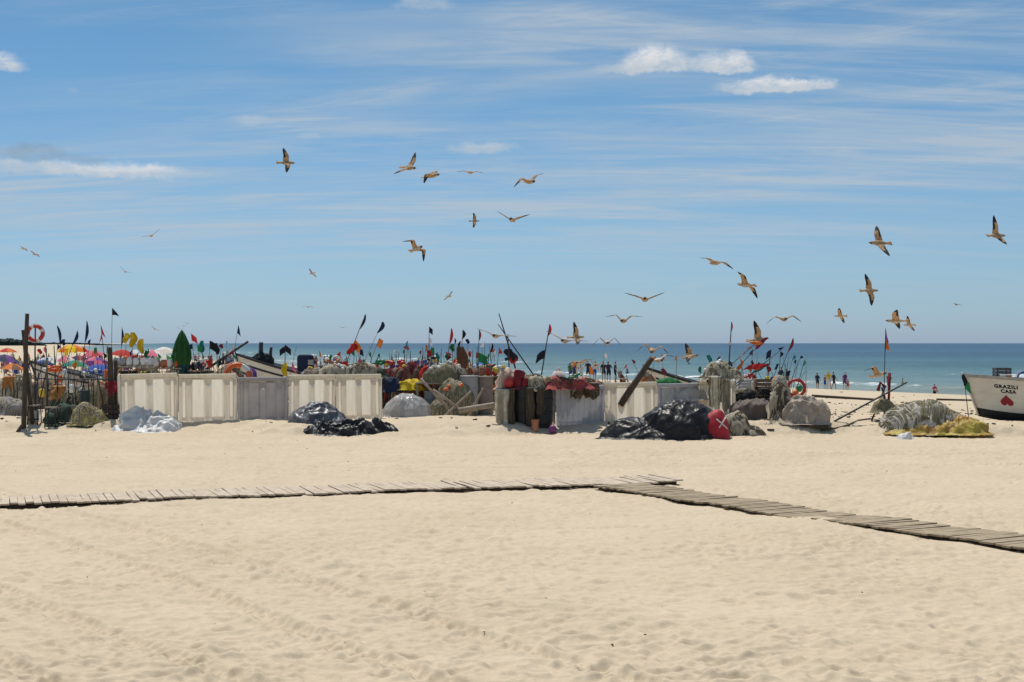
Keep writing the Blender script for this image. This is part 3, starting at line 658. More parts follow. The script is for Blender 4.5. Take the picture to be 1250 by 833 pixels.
# ================================================================ barrels and hanging nets (centre)
def barrel(label,base,r,h,m,rotz=0):
    t=thing('barrel',label,'barrel',base,rotz,'barrels hung with nets in the middle of the row'); b=MB(); b.lathe([(r*.92,-.15),(r*.96,.02),(r,.06),(r,h*.30),(r*1.04,h*.33),(r*1.04,h*.36),(r,h*.39),(r,h*.64),(r*1.04,h*.67),(r*1.04,h*.70),(r,h*.73),(r,h-.05),(r*.97,h)],22,sm=False,cap=False); b.build('body',m,t)
    l=MB(); l.lathe([(r*1.03,h-.04),(r*1.05,h-.03),(r*1.05,h+.015),(r*1.0,h+.03),(.0,h+.035)],22,sm=False,cap=False); l.build('lid',m,t); return t
def curtain(label,x0,x1,y,z0,z1,m,seed,bow=.22,name='hanging_net',m2=None,n=26,cat='fishing net',part='netting'):
    base=Vector(((x0+x1)/2,y,z0)); w=x1-x0; h=z1-z0; t=thing(name,label,cat,base); mb=MB(); rows=[]; k=40
    def pos(u,v):
        x=-w/2+w*u+.05*nz(u*4,v*3+seed); yy=-bow*math.sin(PI*u)-.035*math.sin(u*w*26+5*nz(v*1.1,u*2,seed)+seed)*(.3+.7*(1-v))-.12*nz(u*w*5,v*1.6,seed)-.05*nz(u*w*13,v*3,seed+4)
        return Vector((x,yy+.06*v,h*v*(1)+(.30*nz(u*w*6,seed+4))*(1-v)**2))
    for j in range(15): rows.append([pos(i/k,j/14) for i in range(k+1)])
    rows.append([p+Vector((0,.25,.03)) for p in rows[-1]]); mb.grid(rows); mb.build(part,m,t)
    if not n: return t
    s=MB(); rnd=random.Random(seed)
    for q in range(n):
        u=rnd.random(); pts=[]
        for j in range(9): pts.append(pos(min(1,max(0,u+.03*nz(j*.6,q))),1-j/8*rnd.uniform(.92,1))+Vector((0,-.02,0)))
        s.tube(pts,.009,4,0,True,False)
    s.build('rope',m2 or ropem,t); return t
cb=gp(640,519.5); yb=cb.y; X=lambda px,Y=yb:(px-CX)/F*Y; zb=cb.z-.02
barrel('black barrel on the left of the netted group, cream net on its side',Vector((X(619),yb+.45,zb)),.36,1.22,PLS['black'])
barrel('black barrel in the middle of the netted group, bare at the front',Vector((X(639),yb+.5,zb)),.38,1.26,PLS['black'])
barrel('black barrel on the right of the netted group, next to the grey ribbed panel',Vector((X(661),yb+.5,zb)),.38,1.25,PLS['black'])
curtain('cream net hanging on the left of the black barrels',X(604),X(624),yb+.02,zb,zb+1.2,mat('pale_net',(.80,.74,.60),(.50,.44,.33),scale=6,rough=.9,bump=.8,bscale=40,trans=.35),61,m2=netcream,n=10)
curtain('brown net hanging between the cream one and the bare black barrel',X(621),X(628),yb-.03,zb+.02,zb+1.22,netbrown,63,.10)
curtain('olive net hanging down the middle of the black barrels',X(642),X(652),yb+.02,zb-.02,zb+1.25,netolive,65,.12)
curtain('dark green net hanging at the right end of the black barrels',X(655),X(664),yb+.03,zb+.35,zb+1.25,netgreen,66,.1)
curtain('brown net draped along the top of the grey ribbed panel',B0.x+.2,B0.x+1.5,B0.y+.25,B0.z+.85,B0.z+1.36,netbrown,67,.05)
curtain('tan net draped over the pale panel above the red bag',X(866,48.6),X(884,48.6),48.75,gz(7,48.7)+.45,gz(7,48.7)+1.5,MATS['pale_net'],68,.12,m2=netolive,n=12)
curtain('dark net strip hanging at the outer end of the pale panel above the red bag',X(884,48.6),X(894,48.6),48.95,gz(7.3,48.7)+.35,gz(7.3,48.7)+1.5,netcream,69,.08,m2=netcream,n=8)
def bucket(label,base,r,h,m):
    t=thing('bucket',label,'bucket',base); b=MB(); b.lathe([(r*.8,0),(r*.82,.02),(r,h),(r*1.04,h),(r*1.04,h+.02),(r*.95,h+.02),(r*.78,.03),(0,.03)],16,sm=False); b.build('body',m,t)
    hd=MB(); hd.tube([(r*math.cos(a),0,h+.2*r*math.sin(a)*2) for a in [PI*k/10 for k in range(11)]],.008,4); hd.build('handle',steel,t); return t
bucket('salmon pink bucket at the foot of the olive hanging net',Vector((X(653),yb-.38,gz(X(653),yb-.38)-.01)),.13,.36,PLS['terracotta'])
def buoy(label,base,r,m,group=None):
    t=thing('buoy',label,'buoy',base+Vector((0,0,r*.92)),0,group); b=MB(); b.ball((0,0,0),r,16,12,0,(1,1,1.12)); b.build('float_body',m,t); e=MB(); e.torus((0,0,r*1.18),r*.22,r*.09,10,6,Matrix.Rotation(PI/2,3,'X')); e.build('eye',m,t); return t
buoy('small purple buoy on the sand by the foot of the black barrels',Vector((X(674),yb-.55,gz(X(674),yb-.55))),.13,PLS['purple'])
buoy('red buoy on top of the netted barrels, left end',Vector((X(621),yb+.3,zb+1.24)),.17,PLS['red'])
sheet('cloth','red cloth bundled on top of the netted barrels','cloth',Vector((X(632),yb+.4,zb+1.27)),[(0,0,.17,.22,.50,.6),(.25,0,.2,.2,.2,.6)],CLR['dred'],71,.15,3)
sheet('cloth','pinkish brown sacking folded on the netted barrels behind the red cloth','cloth',Vector((X(622),yb+.75,zb+1.25)),[(0,0,.42,.3,.62,.45)],mat('pink_sacking',(.50,.36,.27),(.36,.25,.19),rough=.9),72,.1,3)
nets('cream net bundle on the right of the netted barrels, beside the red cloth',Vector((X(655),yb+.5,zb+1.24)),[(0,0,.36,.35,.42,.6)],netcream,ropem,73,20)
buoy('pale pink round buoy on top of the grey ribbed panel',Vector((X(682,47.5),48.0,B0.z+1.26)),.26,mat('pink_buoy',(.70,.55,.50),(.45,.36,.33),scale=5,rough=.8))
nets('dark red net lying along the top of the grey ribbed panel',Vector((X(684,47.3),47.55,B0.z+1.27)),[(0,0,.45,.25,.28,.6),(.5,.05,.55,.22,.22,.6)],netred,ropem,75,24)
nets('dusty pink net laid behind the grey ribbed panel beyond the round pale buoy',Vector((X(715,48.6),48.9,B0.z+1.0)),[(0,0,.75,.4,.5,.5)],mat('pink_net',(.42,.25,.23),(.26,.15,.14),rough=.9),ropem,77,24)
# clear sheet over the grey panel behind the black hump
sheet('plastic_sheet','clear plastic sheet thrown over the panel behind the big black hump','plastic sheet',Vector((X(826,49.8),49.85,B0.z+.80)),[(0,0,1.0,.45,.46,.35)],cleartarp,79,.08,2)
# something stored behind the mauve panel: it shows through as a dark shape
nets('dark net heap stored behind the mauve panel',A0.lerp(A1,.524)+Vector((-.05,.78,-.05)),[(0,0,.80,.30,.80,.2)],netblack,ropem,81,10)
# ================================================================ marker poles with flags (dan buoys)
def cloth(mb,P,d,fly,drop,kind,ph,mi=0):
    """flag hoisted at point P, running down along -d for 'drop', flying along fly (a vector)"""
    nu,nv=9,6; L=fly.length; fd=fly.normalized(); nrm=fd.cross(d).normalized(); rows=[]
    for i in range(nu):
        u=i/(nu-1); row=[]
        for j in range(nv):
            v=j/(nv-1)
            if kind=='tri': vv=.5+(v-.5)*(1-u*.96)
            elif kind=='tip': vv=v*(1-u*.97)
            elif kind=='swallow': vv=v; 
            else: vv=v
            uu=u*(1-.35*abs(v-.5)*0)
            if kind=='swallow': uu=u*(.62+.76*abs(v-.5))
            p=P-d*drop*vv+fd*L*uu+nrm*(.16*L*math.sin(5.5*u+ph+v*1.3)*u**.6)
            p.z-= .30*L*u*u*(1 if kind!='limp' else 1.6)
            row.append(p)
        rows.append(row)
    mb.grid(rows,mi)
def limp(mb,P,d,w,drop,ph,mi=0):
    """flag hanging wrapped about its pole"""
    rows=[]; n=12
    for j in range(9):
        v=j/8; r=w*(.35+.65*math.sin(PI*min(1,v*.85+.12))); c=P-d*drop*v; row=[]
        for i in range(n):
            t=2*PI*i/n; q=r*(1+.35*math.sin(3*t+ph+v*4)); row.append(c+Vector((q*math.cos(t)+.25*w*math.sin(v*5+ph),.6*q*math.sin(t),0)))
        rows.append(row)
    mb.grid(rows,mi,True,True); 
def marker(label,b,t,Y,flags,pm=None,r=.016,flt=None,lean=0.0,cat='marker flag',name='marker_flag'):
    B=at(b[0],b[1],Y); T=at(t[0],t[1],Y+lean); d=(T-B).normalized()
    g=gz(B.x,B.y)
    if B.z>g: # carry the pole on down to the sand
        k=(B.z-g+.1)/max(.25,d.z); k=min(k,3.0); B=B-d*k
    L=(T-B).length; rt=thing(name,label,cat,B,0,'marker flags standing in the fishing gear'); s=mpp(Y)
    p=MB(); mid=d*(L*.5)+Vector((.012*L*nz(b[0],3),.01*L,0)); p.tube([(0,0,0),mid*.5,mid,(mid+d*L)/2,d*L],[r*1.25,r*1.15,r,r*.85,r*.6],6); p.build('pole',pm or polem,rt)
    for i,(fr,dx,dy,drop,c,kind) in enumerate(flags):
        P=d*(L*(1-fr)); f=MB(); ph=b[0]*.7+i*2
        if kind=='limp': limp(f,P,d,max(.03,abs(dx)*s*.5),drop*s,ph)
        elif kind=='blade':
            # long stiff narrow pennant bent over by the wind along the pole tip
            rows=[]
            for j in range(8):
                v=j/7; w=.34*max(.035,abs(dx)*s)*math.sin(PI*(v*.86+.07))**.7; c0=P-d*drop*s*v+Vector((dx*s*.35*math.sin(v*PI),0,0)); rows.append([c0+Vector((-w,.02*math.sin(v*6+ph),0)),c0+Vector((0,.03,0)),c0+Vector((w,-.02*math.sin(v*5+ph),0))])
            f.grid(rows)
        else: cloth(f,P,d,Vector((dx*s,.35*abs(dx)*s*math.sin(ph),-dy*s)),drop*s,kind,ph)
        f.build('flag',CLR[c],rt)
    if flt:
        f=MB(); q=d*(L*flt[1]); M=d.to_track_quat('Z','Y').to_matrix(); f.lathe([(.02,-.17),(.09,-.15),(.115,-.08),(.115,.08),(.09,.15),(.02,.17)],12,q,M); f.build('float',PLS[flt[0]],rt)
    return rt
# (label, base px, tip px, distance, flags: (fraction from tip, dx px, dy px, drop px, colour, kind), pole, radius, float)
mk=[
 ('dark pole with a long navy pennant, just right of the ring buoy pole',(77,446),(70,398),57,[(.0,5,0,22,'navy','blade')],poled,.018,('white',.45)),
 ('bare dark stake between the ring buoy pole and the green stake',(57,455),(56,421),56,[],poled,.025,None),
 ('bare green stake right of the bare dark stake',(67,450),(66,422),58,[],polegrn,.03,None),
 ('leaning pole with a navy pennant above the orange sunshade',(81,442),(95,403),60,[(.02,6,0,17,'navy','blade')],poled,.016,('orange',.4)),
 ('upright pole with the tallest navy pennant left of the red triangle flag',(101,448),(106,392),58,[(.0,5,0,26,'navy','blade'),(.55,5,2,8,'wht','rect')],poled,.017,('black',.4)),
 ('pole with a red triangle flag trailing a black tail, left of the thick brown post',(128,446),(123,397),57,[(.0,5,8,11,'red','tri'),(.1,-3,9,6,'red','tip'),(.32,6,9,6,'blk','blade')],poled,.015,('orange',.45)),
 ('tallest thin pole on the left, flying a small black triangle at its tip',(135,470),(137,376),55,[(.0,8,7,9,'blk','tip')],poled,.012,None),
 ('pole with a thin navy pennant left of the yellow flags',(147,444),(149,399),60,[(.02,4,0,22,'navy','blade')],polem,.014,None),
 ('pole with a yellow flag over a black one',(153,446),(154,407),58,[(.0,7,4,12,'yel','limp'),(.36,8,2,6,'blk','rect')],polem,.015,('white',.4)),
 ('pole with an orange yellow flag between the two yellow flags',(161,446),(162,406),59,[(.0,8,6,18,'yel','limp'),(.0,4,9,10,'org','tri')],polem,.015,None),
 ('pole with a drooping yellow flag, right of the other yellow ones',(174,450),(172,414),58,[(.0,7,4,18,'yel','limp')],polem,.016,('yellow',.5)),
 ('thin pole with a small red flag beside the folded green parasol',(239,456),(233,406),56,[(.02,7,2,8,'red','rect')],polem,.010,None),
 ('pole with a limp teal flag right of the folded green parasol',(247,455),(247,416),58,[(.0,5,0,14,'teal','limp')],polem,.014,('white',.35)),
 ('pole with a black flag above a red one, third right of the green parasol',(255,458),(256,416),57,[(.0,7,2,10,'blk','rect'),(.27,5,2,9,'red','limp')],polem,.016,('orange',.35)),
 ('pole with a limp black flag, left of the leaning dark spar',(266,458),(264,419),57,[(.0,6,0,14,'blk','limp'),(.5,4,0,7,'brn','limp')],poled,.016,('black',.35)),
 ('thin pole with a navy tip pennant, highest beside the leaning dark spar',(283,447),(291,397),60,[(.0,4,7,10,'navy','tri')],poled,.011,None),
 ('short pole with a blue and white rag left of the leaning dark spar',(277,446),(276,416),62,[(.0,4,3,7,'lbl','rect')],polem,.011,None),
 ('pole wearing a yellow jersey under a black flag, in front of the boat with stripes',(348,450),(348,421),62,[(.0,7,3,8,'blk','rect'),(.02,-7,3,8,'blk','rect'),(.28,6,0,18,'yel','limp')],poled,.020,None),
 ('pole with a pink red flag right of the yellow jersey',(356,448),(362,423),63,[(.25,6,6,9,'pnk','tri')],poled,.012,None),
 ('thin leaning pole right of the blue engine cover',(389,455),(384,432),60,[],poled,.014,None),
 ('leaning pole with four flags, navy at the tip above orange and red ones',(419,452),(446,384),56,[(.0,5,0,20,'navy','blade'),(.30,9,4,14,'red','limp'),(.26,7,6,9,'org','rect'),(.48,8,2,13,'red','limp'),(.70,9,6,12,'pnk','limp')],polem,.020,('white',.2)),
 ('leaning pole with one navy blade flag, right of the four flag pole',(440,452),(467,393),57,[(.0,8,0,15,'navy','blade')],polem,.011,('white',.2)),
 ('leaning pole with two orange flags, in front of the breaking wave',(449,450),(463,413),58,[(.0,5,2,10,'org','rect'),(.38,7,3,10,'org','tri')],polem,.013,('orange',.2)),
 ('dark stake left of the flag pole in black white and red',(517,452),(516,424),58,[],poled,.018,None),
 ('pole with black white and red flags one above another',(523,462),(524,399),55,[(.0,4,2,7,'blk','rect'),(.12,4,2,8,'wht','rect'),(.27,6,2,9,'red','limp')],poled,.016,('white',.3)),
 ('pole with a long narrow crimson flag',(543,462),(551,401),56,[(.0,5,0,20,'red','blade'),(.28,6,2,6,'pnk','limp')],polem,.017,('white',.3)),
 ('pole with a small red triangle between the crimson flag and the rust flag',(556,462),(555,413),57,[(.0,3,0,7,'navy','blade'),(.28,-7,6,10,'red','tri')],polem,.013,None),
 ('pole with a black tip and the longest hanging rust coloured flag',(561,464),(565,403),55,[(.0,6,0,11,'blk','blade'),(.2,12,0,32,'brn','limp'),(.24,8,4,14,'red','rect')],polem,.019,('orange',.2)),
 ('pole with a grey rag right of the rust flag',(571,464),(571,414),57,[(.0,4,0,6,'navy','limp'),(.14,6,2,10,'wht','limp')],polem,.013,('white',.25)),
 ('pole with a dark red tip and a square green flag',(583,470),(585,403),55,[(.0,4,0,13,'dred','blade'),(.27,10,2,11,'grn','rect')],poled,.015,('black',.25)),
 ('leaning pole, dark pennant above a rusty lower half, left of the tall crossed poles',(590,464),(601,419),58,[(.0,4,0,13,'blk','blade'),(.32,4,0,18,'brn','limp')],polem,.014,None),
 ('tallest dark pole of the crossed pair, bundled with red and black rags',(634,466),(609,383),52,[(.34,12,2,16,'blk','limp'),(.39,9,2,12,'red','limp'),(.42,-10,-2,4,'navy','rect')],poled,.030,None),
 ('second dark pole of the crossed pair, meeting the tallest at the rags',(622,466),(620,408),51.6,[],poled,.026,None),
 ('shorter dark stick slanting into the rags of the crossed poles',(622,416),(608,396),52.2,[],poled,.026,None),
 ('pole with a red tip and a square black flag, alone before the open sea',(660,464),(671,396),52,[(.0,5,0,15,'red','blade'),(.27,-11,3,11,'blk','rect')],poled,.024,('white',.05)),
 ('upright pole with a thin pink tip, left of the red flag cluster',(889,462),(893,393),50,[(.0,3,0,13,'pnk','blade'),(.2,4,2,4,'wht','limp')],poled,.024,('white',.05)),
 ('slanting pole ending in an orange red flag, leftmost of the red flag cluster',(876,459),(926,417),51,[(.0,14,-2,6,'org','limp'),(.05,-15,6,6,'org','rect')],poled,.016,None),
 ('slanting pole with a dark pink hanging flag in the red flag cluster',(884,466),(936,412),51.5,[(.0,6,0,20,'dred','limp'),(.02,5,3,15,'pnk','limp')],poled,.016,None),
 ('slanting pole carrying the largest bright red flag',(893,472),(938,444),50.5,[(.02,-20,-6,13,'red','rect'),(.0,6,6,10,'dred','limp')],poled,.017,None),
 ('slanting pole with a teal flag and navy tip, right in the red flag cluster',(901,470),(957,424),50.8,[(.0,-8,3,5,'navy','blade'),(.22,10,2,18,'teal','limp')],poled,.017,None),
 ('pole with a dark red pennant, right of the teal flag',(950,462),(968,413),52,[(.0,5,0,18,'dred','blade')],poled,.014,None),
 ('bare thin pole below the dark red pennant',(958,464),(963,436),53,[],poled,.013,None),
 ('bare leaning pole right of the dark red pennant',(966,464),(978,434),53.5,[(.0,3,2,5,'navy','tip')],poled,.012,None),
 ('pole flying a purple and orange flag, by the gear hung tripod',(1079,512),(1081,401),48.5,[(.0,4,0,30,'pur','tri'),(.08,6,8,16,'org','tri')],poled,.015,None),
 ('thin pole with a black and green rag, left of the white boat bow',(1183,514),(1176,454),49.5,[(.06,5,2,14,'blk','limp'),(.12,7,4,14,'grn','rect')],poled,.013,None),
]
for m_ in mk: marker(*m_)
# plain bare stakes here and there, told apart by nothing
rnd=random.Random(77)
for px,top,Y in ((404,437,61),(409,440,62),(415,438,61.5),(478,434,60),(487,430,62),(494,433,63),(501,428,61),(534,430,60),(539,426,61),(547,430,63),(577,428,62),(596,432,61)):
    marker('bare dark stick standing up among the nets behind the panels',(px+rnd.uniform(-3,3),462),(px,top),Y,[],poled,.02,None,name='stick',cat='stick')
for o in list(sc.objects):
    if o.name.startswith('stick') and o.parent is None: o['group']='bare sticks standing among the nets'

# ================================================================ posts, ring buoys, leaning spars
def post(label,b,t,Y,r,m=wood,name='wooden_post',cat='post',n=9):
    B=at(b[0],b[1],Y); T=at(t[0],t[1],Y); rt=thing(name,label,cat,B); mb=MB(); k=8; pts=[];rad=[]
    for i in range(k+1):
        f=i/k; p=(T-B)*f; pts.append(p+Vector((.02*nz(f*4,r*50),0.02*nz(f*4,9+r*50),0))); rad.append(r*(1-.22*f)*(1+.12*nz(f*7,b[0])))
    pts[0]-=(T-B).normalized()*.3; mb.tube(pts,rad,n); mb.build('shaft',m,rt); return rt
yp=gp(28,523).y
post('tallest thick dark wooden post at the left edge of the gear, beside the ring buoy',(29,523),(33,383),yp,.085)
post('shorter wooden post leaning against the tallest thick one',(40,520),(28,403),yp+.25,.07)
post('grey wooden post just behind the tallest one, under the ring buoy',(37,520),(36,455),yp+.5,.09,wood2)
post('thick brown post beside the tall pole with the black triangle, left of the cream row',(136,517),(134,424),yp+1.1,.11)
post('second brown post tied to the thick one left of the cream row',(143,516),(141,440),yp+1.3,.08)
post('small stump at the foot of the tallest left post, tilted in the sand',(19,533),(27,519),yp-.5,.07,wood,'stump','stump')
def ring(label,px,py,Y,R0,tilt=(PI/2,0,0),c1='red',c2='white',segs=8,loc=None,fat=.27):
    p=loc if loc is not None else at(px,py,Y); rt=thing('ring_buoy',label,'ring buoy',p); M=Euler(tilt).to_matrix(); mb=MB()
    mb.torus((0,0,0),R0,R0*fat,32,10,M,0,(lambda f:1 if int(f*segs*2+.5)%4==1 else 0) if c2 else None); mb.build('ring',[PLS[c1],PLS[c2 or c1]],rt)
    r=MB(); r.torus((0,0,0),R0*1.3,.012,40,5,M); r.build('grab_rope',CLR['wht'],rt); return rt
ring('red and white ring buoy hung on a pole beside the tallest wooden post',43,407,yp+.6,.235,(PI/2,0,.15))
post('pole carrying the red and white ring buoy',(43,516),(43,395),yp+.68,.03,poled,'mooring_pole','pole',6)
ring('orange ring buoy standing half seen behind the mauve panel',290,459,A0.y+2.9,.40,(PI/2-.25,0,.2),'orange','white',4,fat=.22)
ring('dull red ring buoy propped by the knobbly net pile behind the sacking bundle',972,474,51.5,.30,(PI/2-.2,0,-.2),'red',None,fat=.2)
post('dark spar leaning up to the right behind the orange ring buoy',(258,447),(303,417),60,.06,wood,'spar','spar')
post('thick dark log leaning over the whitish panel behind the big black sheet',(763,486),(796,437),48.6,.12,wood,'leaning_log','log')
post('long thin dark pole lying aslant from the sand up past the gear hung tripod',(1010,519),(1107,467),47.6,.035,poled,'long_pole','pole',6)
def hanger(label,px,pyb,pyt,Y,w,m):   # three legged stand hung with gear
    B=gat(px,Y); rt=thing('tripod_stand',label,'stand',B); s=mpp(Y); h=(pyb-pyt)*s
    for a in (0.4,2.5,4.6):
        l=MB(); l.tube([(.42*math.cos(a),.42*math.sin(a),-.05),(-.06*math.cos(a),-.06*math.sin(a),h)],.03,6); l.build('leg',poled,rt)
    H=heap_field([(0,0,w*.5,w*.4,.42,.5)],px,.16,3); mb=heap_mesh(H,w*.6,w*.5,.05,px,.08); mb.v=[(x,y,z+h*.30) for x,y,z in mb.v]; mb.build('hung_net',m,rt)
    g=MB(); g.tube([(.16,-.1,h*.5),(.2,-.12,h*1.45)],.045,6); g.tube([(-.2,-.1,h*.9),(-.12,-.1,h*1.15),(.05,-.1,h*1.0)],.06,6); g.build('gear_roll',CLR['dred'],rt)
hanger('three legged stand hung with olive net, below the purple and orange flag',1078,508,468,48.7,.85,netolive)
# fence of sticks on the left
rail_y=yp+1.4
B=gat(90,rail_y); rt=thing('stick_fence','rickety fence of thin dark sticks under one rail, between the two left posts','fence',B)
s=mpp(rail_y); r=MB(); zr=HC-(463-HY)*s-B.z; r.tube([((36-90)*s,0,zr+.04),((70-90)*s,0,zr-.01),((110-90)*s,0,zr+.01),((150-90)*s,0,zr-.02)],.022,6); r.build('rail',poled,rt)
rnd=random.Random(5)
for px in (44,50,58,70,79,84,92,98,104,109,114,119,124,130):
    st=MB(); x=(px-90)*s; ln=rnd.gauss(0,.10); st.tube([(x+ln,rnd.gauss(0,.04),-.1),(x,0,zr*.6),(x-ln*.7,rnd.gauss(0,.04),zr+rnd.uniform(.02,.3))],rnd.uniform(.013,.024),5); st.build('stick',poled if rnd.random()<.7 else wood2,rt)

# ================================================================ small gear on the left
def stool(label,px,pyb,Y,w,h,d=.4):
    B=gat(px,Y); rt=thing('metal_frame',label,'frame',B)
    for sx in (-1,1):
        for sy in (-1,1):
            l=MB(); l.tube([(sx*w/2,sy*d/2,-.05),(sx*w*.42,sy*d*.42,h)],.02,6); l.build('leg',steel,rt)
    r=MB(); r.box((0,0,h),(w,d,.04)); r.build('top_plate',wood2,rt)
    for z in (.12,):
        for sy in (-1,1):
            b=MB(); b.tube([(-w/2,sy*d/2,z),(w/2,sy*d/2,z)],.014,5); b.build('crossbar',steel,rt)
stool('short dark metal stool frame at the foot of the ring buoy pole',42,519,yp+.25,.34,.58)
stool('dark metal trestle right of the short stool frame',63,520,yp+.1,.36,.62,.3)
bucket('white bucket inside the short metal stool frame',gat(44,yp+.6),.12,.34,PLS['white'])
nets('dark green net heap under the stick fence',gat(76,yp+.7),[(0,0,.6,.5,.55,.6),(.4,.1,.4,.4,.5,.6)],netgreen,ropem,91,30)
nets('straw coloured net heap at the right end of the stick fence',gat(103,yp+.4),[(0,0,.45,.4,.62,.7),(.35,.1,.35,.3,.45,.7)],mat('straw_net',(.42,.35,.13),(.25,.2,.08),rough=.9,bump=.8,bscale=40),netcream,93,36)
nets('grey net heap beyond the left posts, at the very edge',gat(8,52.5),[(0,0,.9,.5,.62,.5),(-.6,0,.6,.5,.5,.6)],mat('grey_net',(.30,.29,.27),(.17,.165,.16),rough=.9,bump=.8,bscale=40),netcream,95,40)
barrel('narrow dark green tub behind the straw coloured net heap',gat(104,yp+1.2),.16,.98,mat('dark_green_plastic',(.03,.05,.05),rough=.5))
def crate(label,base,w,d,h,m,rotz=0,group=None):
    t=thing('fish_crate',label,'crate',base,rotz,group); b=MB(); b.box((0,0,.02),(w*.96,d*.96,.03)); b.build('floor_board',m,t)
    for sy in (-1,1):
        sl=MB()
        for k in range(3): sl.box((0,sy*d/2,.05+h*(k+.5)/3.1),(w,.02,h/3.1*.78))
        sl.build('side_slats',m,t)
    for sx in (-1,1):
        sl=MB()
        for k in range(3): sl.box((sx*(w/2+.004),0,.05+h*(k+.5)/3.1),(.02,d*.99,h/3.1*.78))
        sl.build('end_slats',m,t)
    po=MB()
    for sx in (-1,1):
        for sy in (-1,1): po.box((sx*(w/2-.03),sy*(d/2-.03),h/2+.02),(.04,.04,h))
    po.build('corner_post',m,t); return t
dk=mat('dark_brown_crate',(.06,.042,.035),(.035,.025,.02),rough=.8)
crate('dark slatted crate in front of the thick brown post, left one',gat(133,yp+.75),.34,.4,.52,dk)
crate('dark slatted crate in front of the thick brown post, right one',gat(146,yp+.8),.34,.4,.52,dk,.1)
q=at(137,474,yp+.95); curtain('dark red cloth tied across the thick brown post',q.x-.26,q.x+.26,q.y,q.z-.12,q.z+.22,CLR['dred'],97,.12,'hanging_cloth',None,0,'cloth','fabric')
q=at(70,478,rail_y-.03); curtain('rust and orange cloth hung on the stick fence',q.x-.24,q.x+.24,q.y,q.z-.25,q.z+.16,mat('rust_cloth',(.42,.13,.05),(.30,.24,.08),scale=3,rough=.85,trans=.2),98,.06,'hanging_cloth',None,0,'cloth','fabric')
q=at(12,462,54); curtain('orange cloth draped on a rack left of the tallest post',q.x-.22,q.x+.22,q.y-.22,q.z-.35,q.z+.05,mat('ochre_cloth',(.55,.22,.05),(.30,.13,.05),scale=4,rough=.85,trans=.2),99,.08,'hanging_cloth',None,0,'cloth','fabric')
stool('low wooden rack carrying the orange cloth left of the tallest post',12,490,54,.5,1.25,.4)

# ================================================================ gear behind the panels
TX=lambda px,Y:(px-CX)/F*Y
def table(label,px0,px1,py,Y,m):
    x0,x1=TX(px0,Y),TX(px1,Y); g=gz((x0+x1)/2,Y); h=HC-(py-HY)*mpp(Y)-g; rt=thing('work_table',label,'table',((x0+x1)/2,Y,g)); w=x1-x0
    tp=MB()
    for k in range(5): tp.box((0,-.32+k*.16,h-.02+.002*k),(w,.15,.04))
    tp.build('table_top',m,rt)
    for sx in (-1,1):
        for sy in (-1,1):
            l=MB(); l.box((sx*(w/2-.06),sy*.3,h/2-.06),(.06,.06,h-.0)); l.build('leg',m,rt)
    return h+g
ht=table('rough grey table behind the clear dome, piled with nets',508,548,467,52.5,wood2)
nets('brown and red net mound beyond the right end of the cream row',gat(498,53.5),[(0,0,.55,.5,1.75,.3),(.35,.1,.4,.4,1.55,.4)],netbrown,CLR['dred'],101,50,floats=('yellow',6))
sheet('cloth','bright red cloth on the brown net mound beyond the cream row','cloth',at(520,468,53),[(0,0,.20,.2,.62,.4)],CLR['red'],103,.12,3)
sheet('tarpaulin','yellow sheet hanging over gear right of the cream row','tarpaulin',at(503,474,52.6)+Vector((0,0,0)),[(0,0,.45,.25,.30,.5)],CLR['yel'],104,.12,3)
sheet('cloth','purple blue cloth at the right end of the cream row','cloth',at(480,476,52.6),[(0,0,.32,.2,.42,.5)],CLR['navy'],105,.12,3)
crate('blue crate below the yellow sheet',gat(492,53),.7,.5,.45,PLS['blue'])
crate('dark green crate right of the blue one below the yellow sheet',gat(512,53),.5,.5,.55,PLS['green'])
nets('knotty olive net pile on the rough grey table',Vector((TX(537,52.5),52.5,ht)),[(-.25,0,.4,.3,.55,.5),(.25,0,.4,.3,.62,.5)],netolive,netcream,107,50,floats=('white',8))
nets('tangle of tan and white nets behind the crossed driftwood',gat(556,52),[(0,0,.7,.6,1.25,.4),(-.5,-.1,.5,.5,.7,.5)],netolive,netcream,109,80,floats=('orange',8))
nets('pale net heap topped with small floats, left of the rust flag',gat(548,54),[(0,0,.8,.5,1.85,.25)],netbrown,netwhite,111,60,floats=('white',10))
barrel('pale grey drum below the square green flag',gat(573,52.2),.33,1.42,PLS['grey'])
barrel('brownish drum right of the pale grey drum below the square green flag',gat(592,52.4),.30,1.38,mat('brown_drum',(.24,.2,.17),(.17,.14,.12),rough=.7))
barrel('short grey drum under the rough grey table',gat(526,52.6),.25,.85,PLS['grey'])
for i,(a,b,Y,l) in enumerate((((545,506),(575,478),50.2,'grey driftwood stick leaning against the pale grey drum'),((537,482),(566,503),50.0,'grey driftwood stick fallen across the olive net, slanting down to the right'),((570,500),(604,494),49.8,'pale short board lying on the sand left of the netted barrels'),((576,500),(590,474),50.5,'forked driftwood stick right of the pale grey drum'),((520,470),(540,492),50.9,'dark stick under the left end of the rough grey table'),((548,501),(532,478),50.6,'bent stick standing by the clear dome'))):
    post(l,a,b,Y,.045 if i!=2 else .11,wood2,'driftwood','driftwood',6)
nets('pale scrap of net on the sand left of the netted barrels',gp(590,503),[(0,0,.42,.3,.22,.6)],netwhite,netolive,113,14)
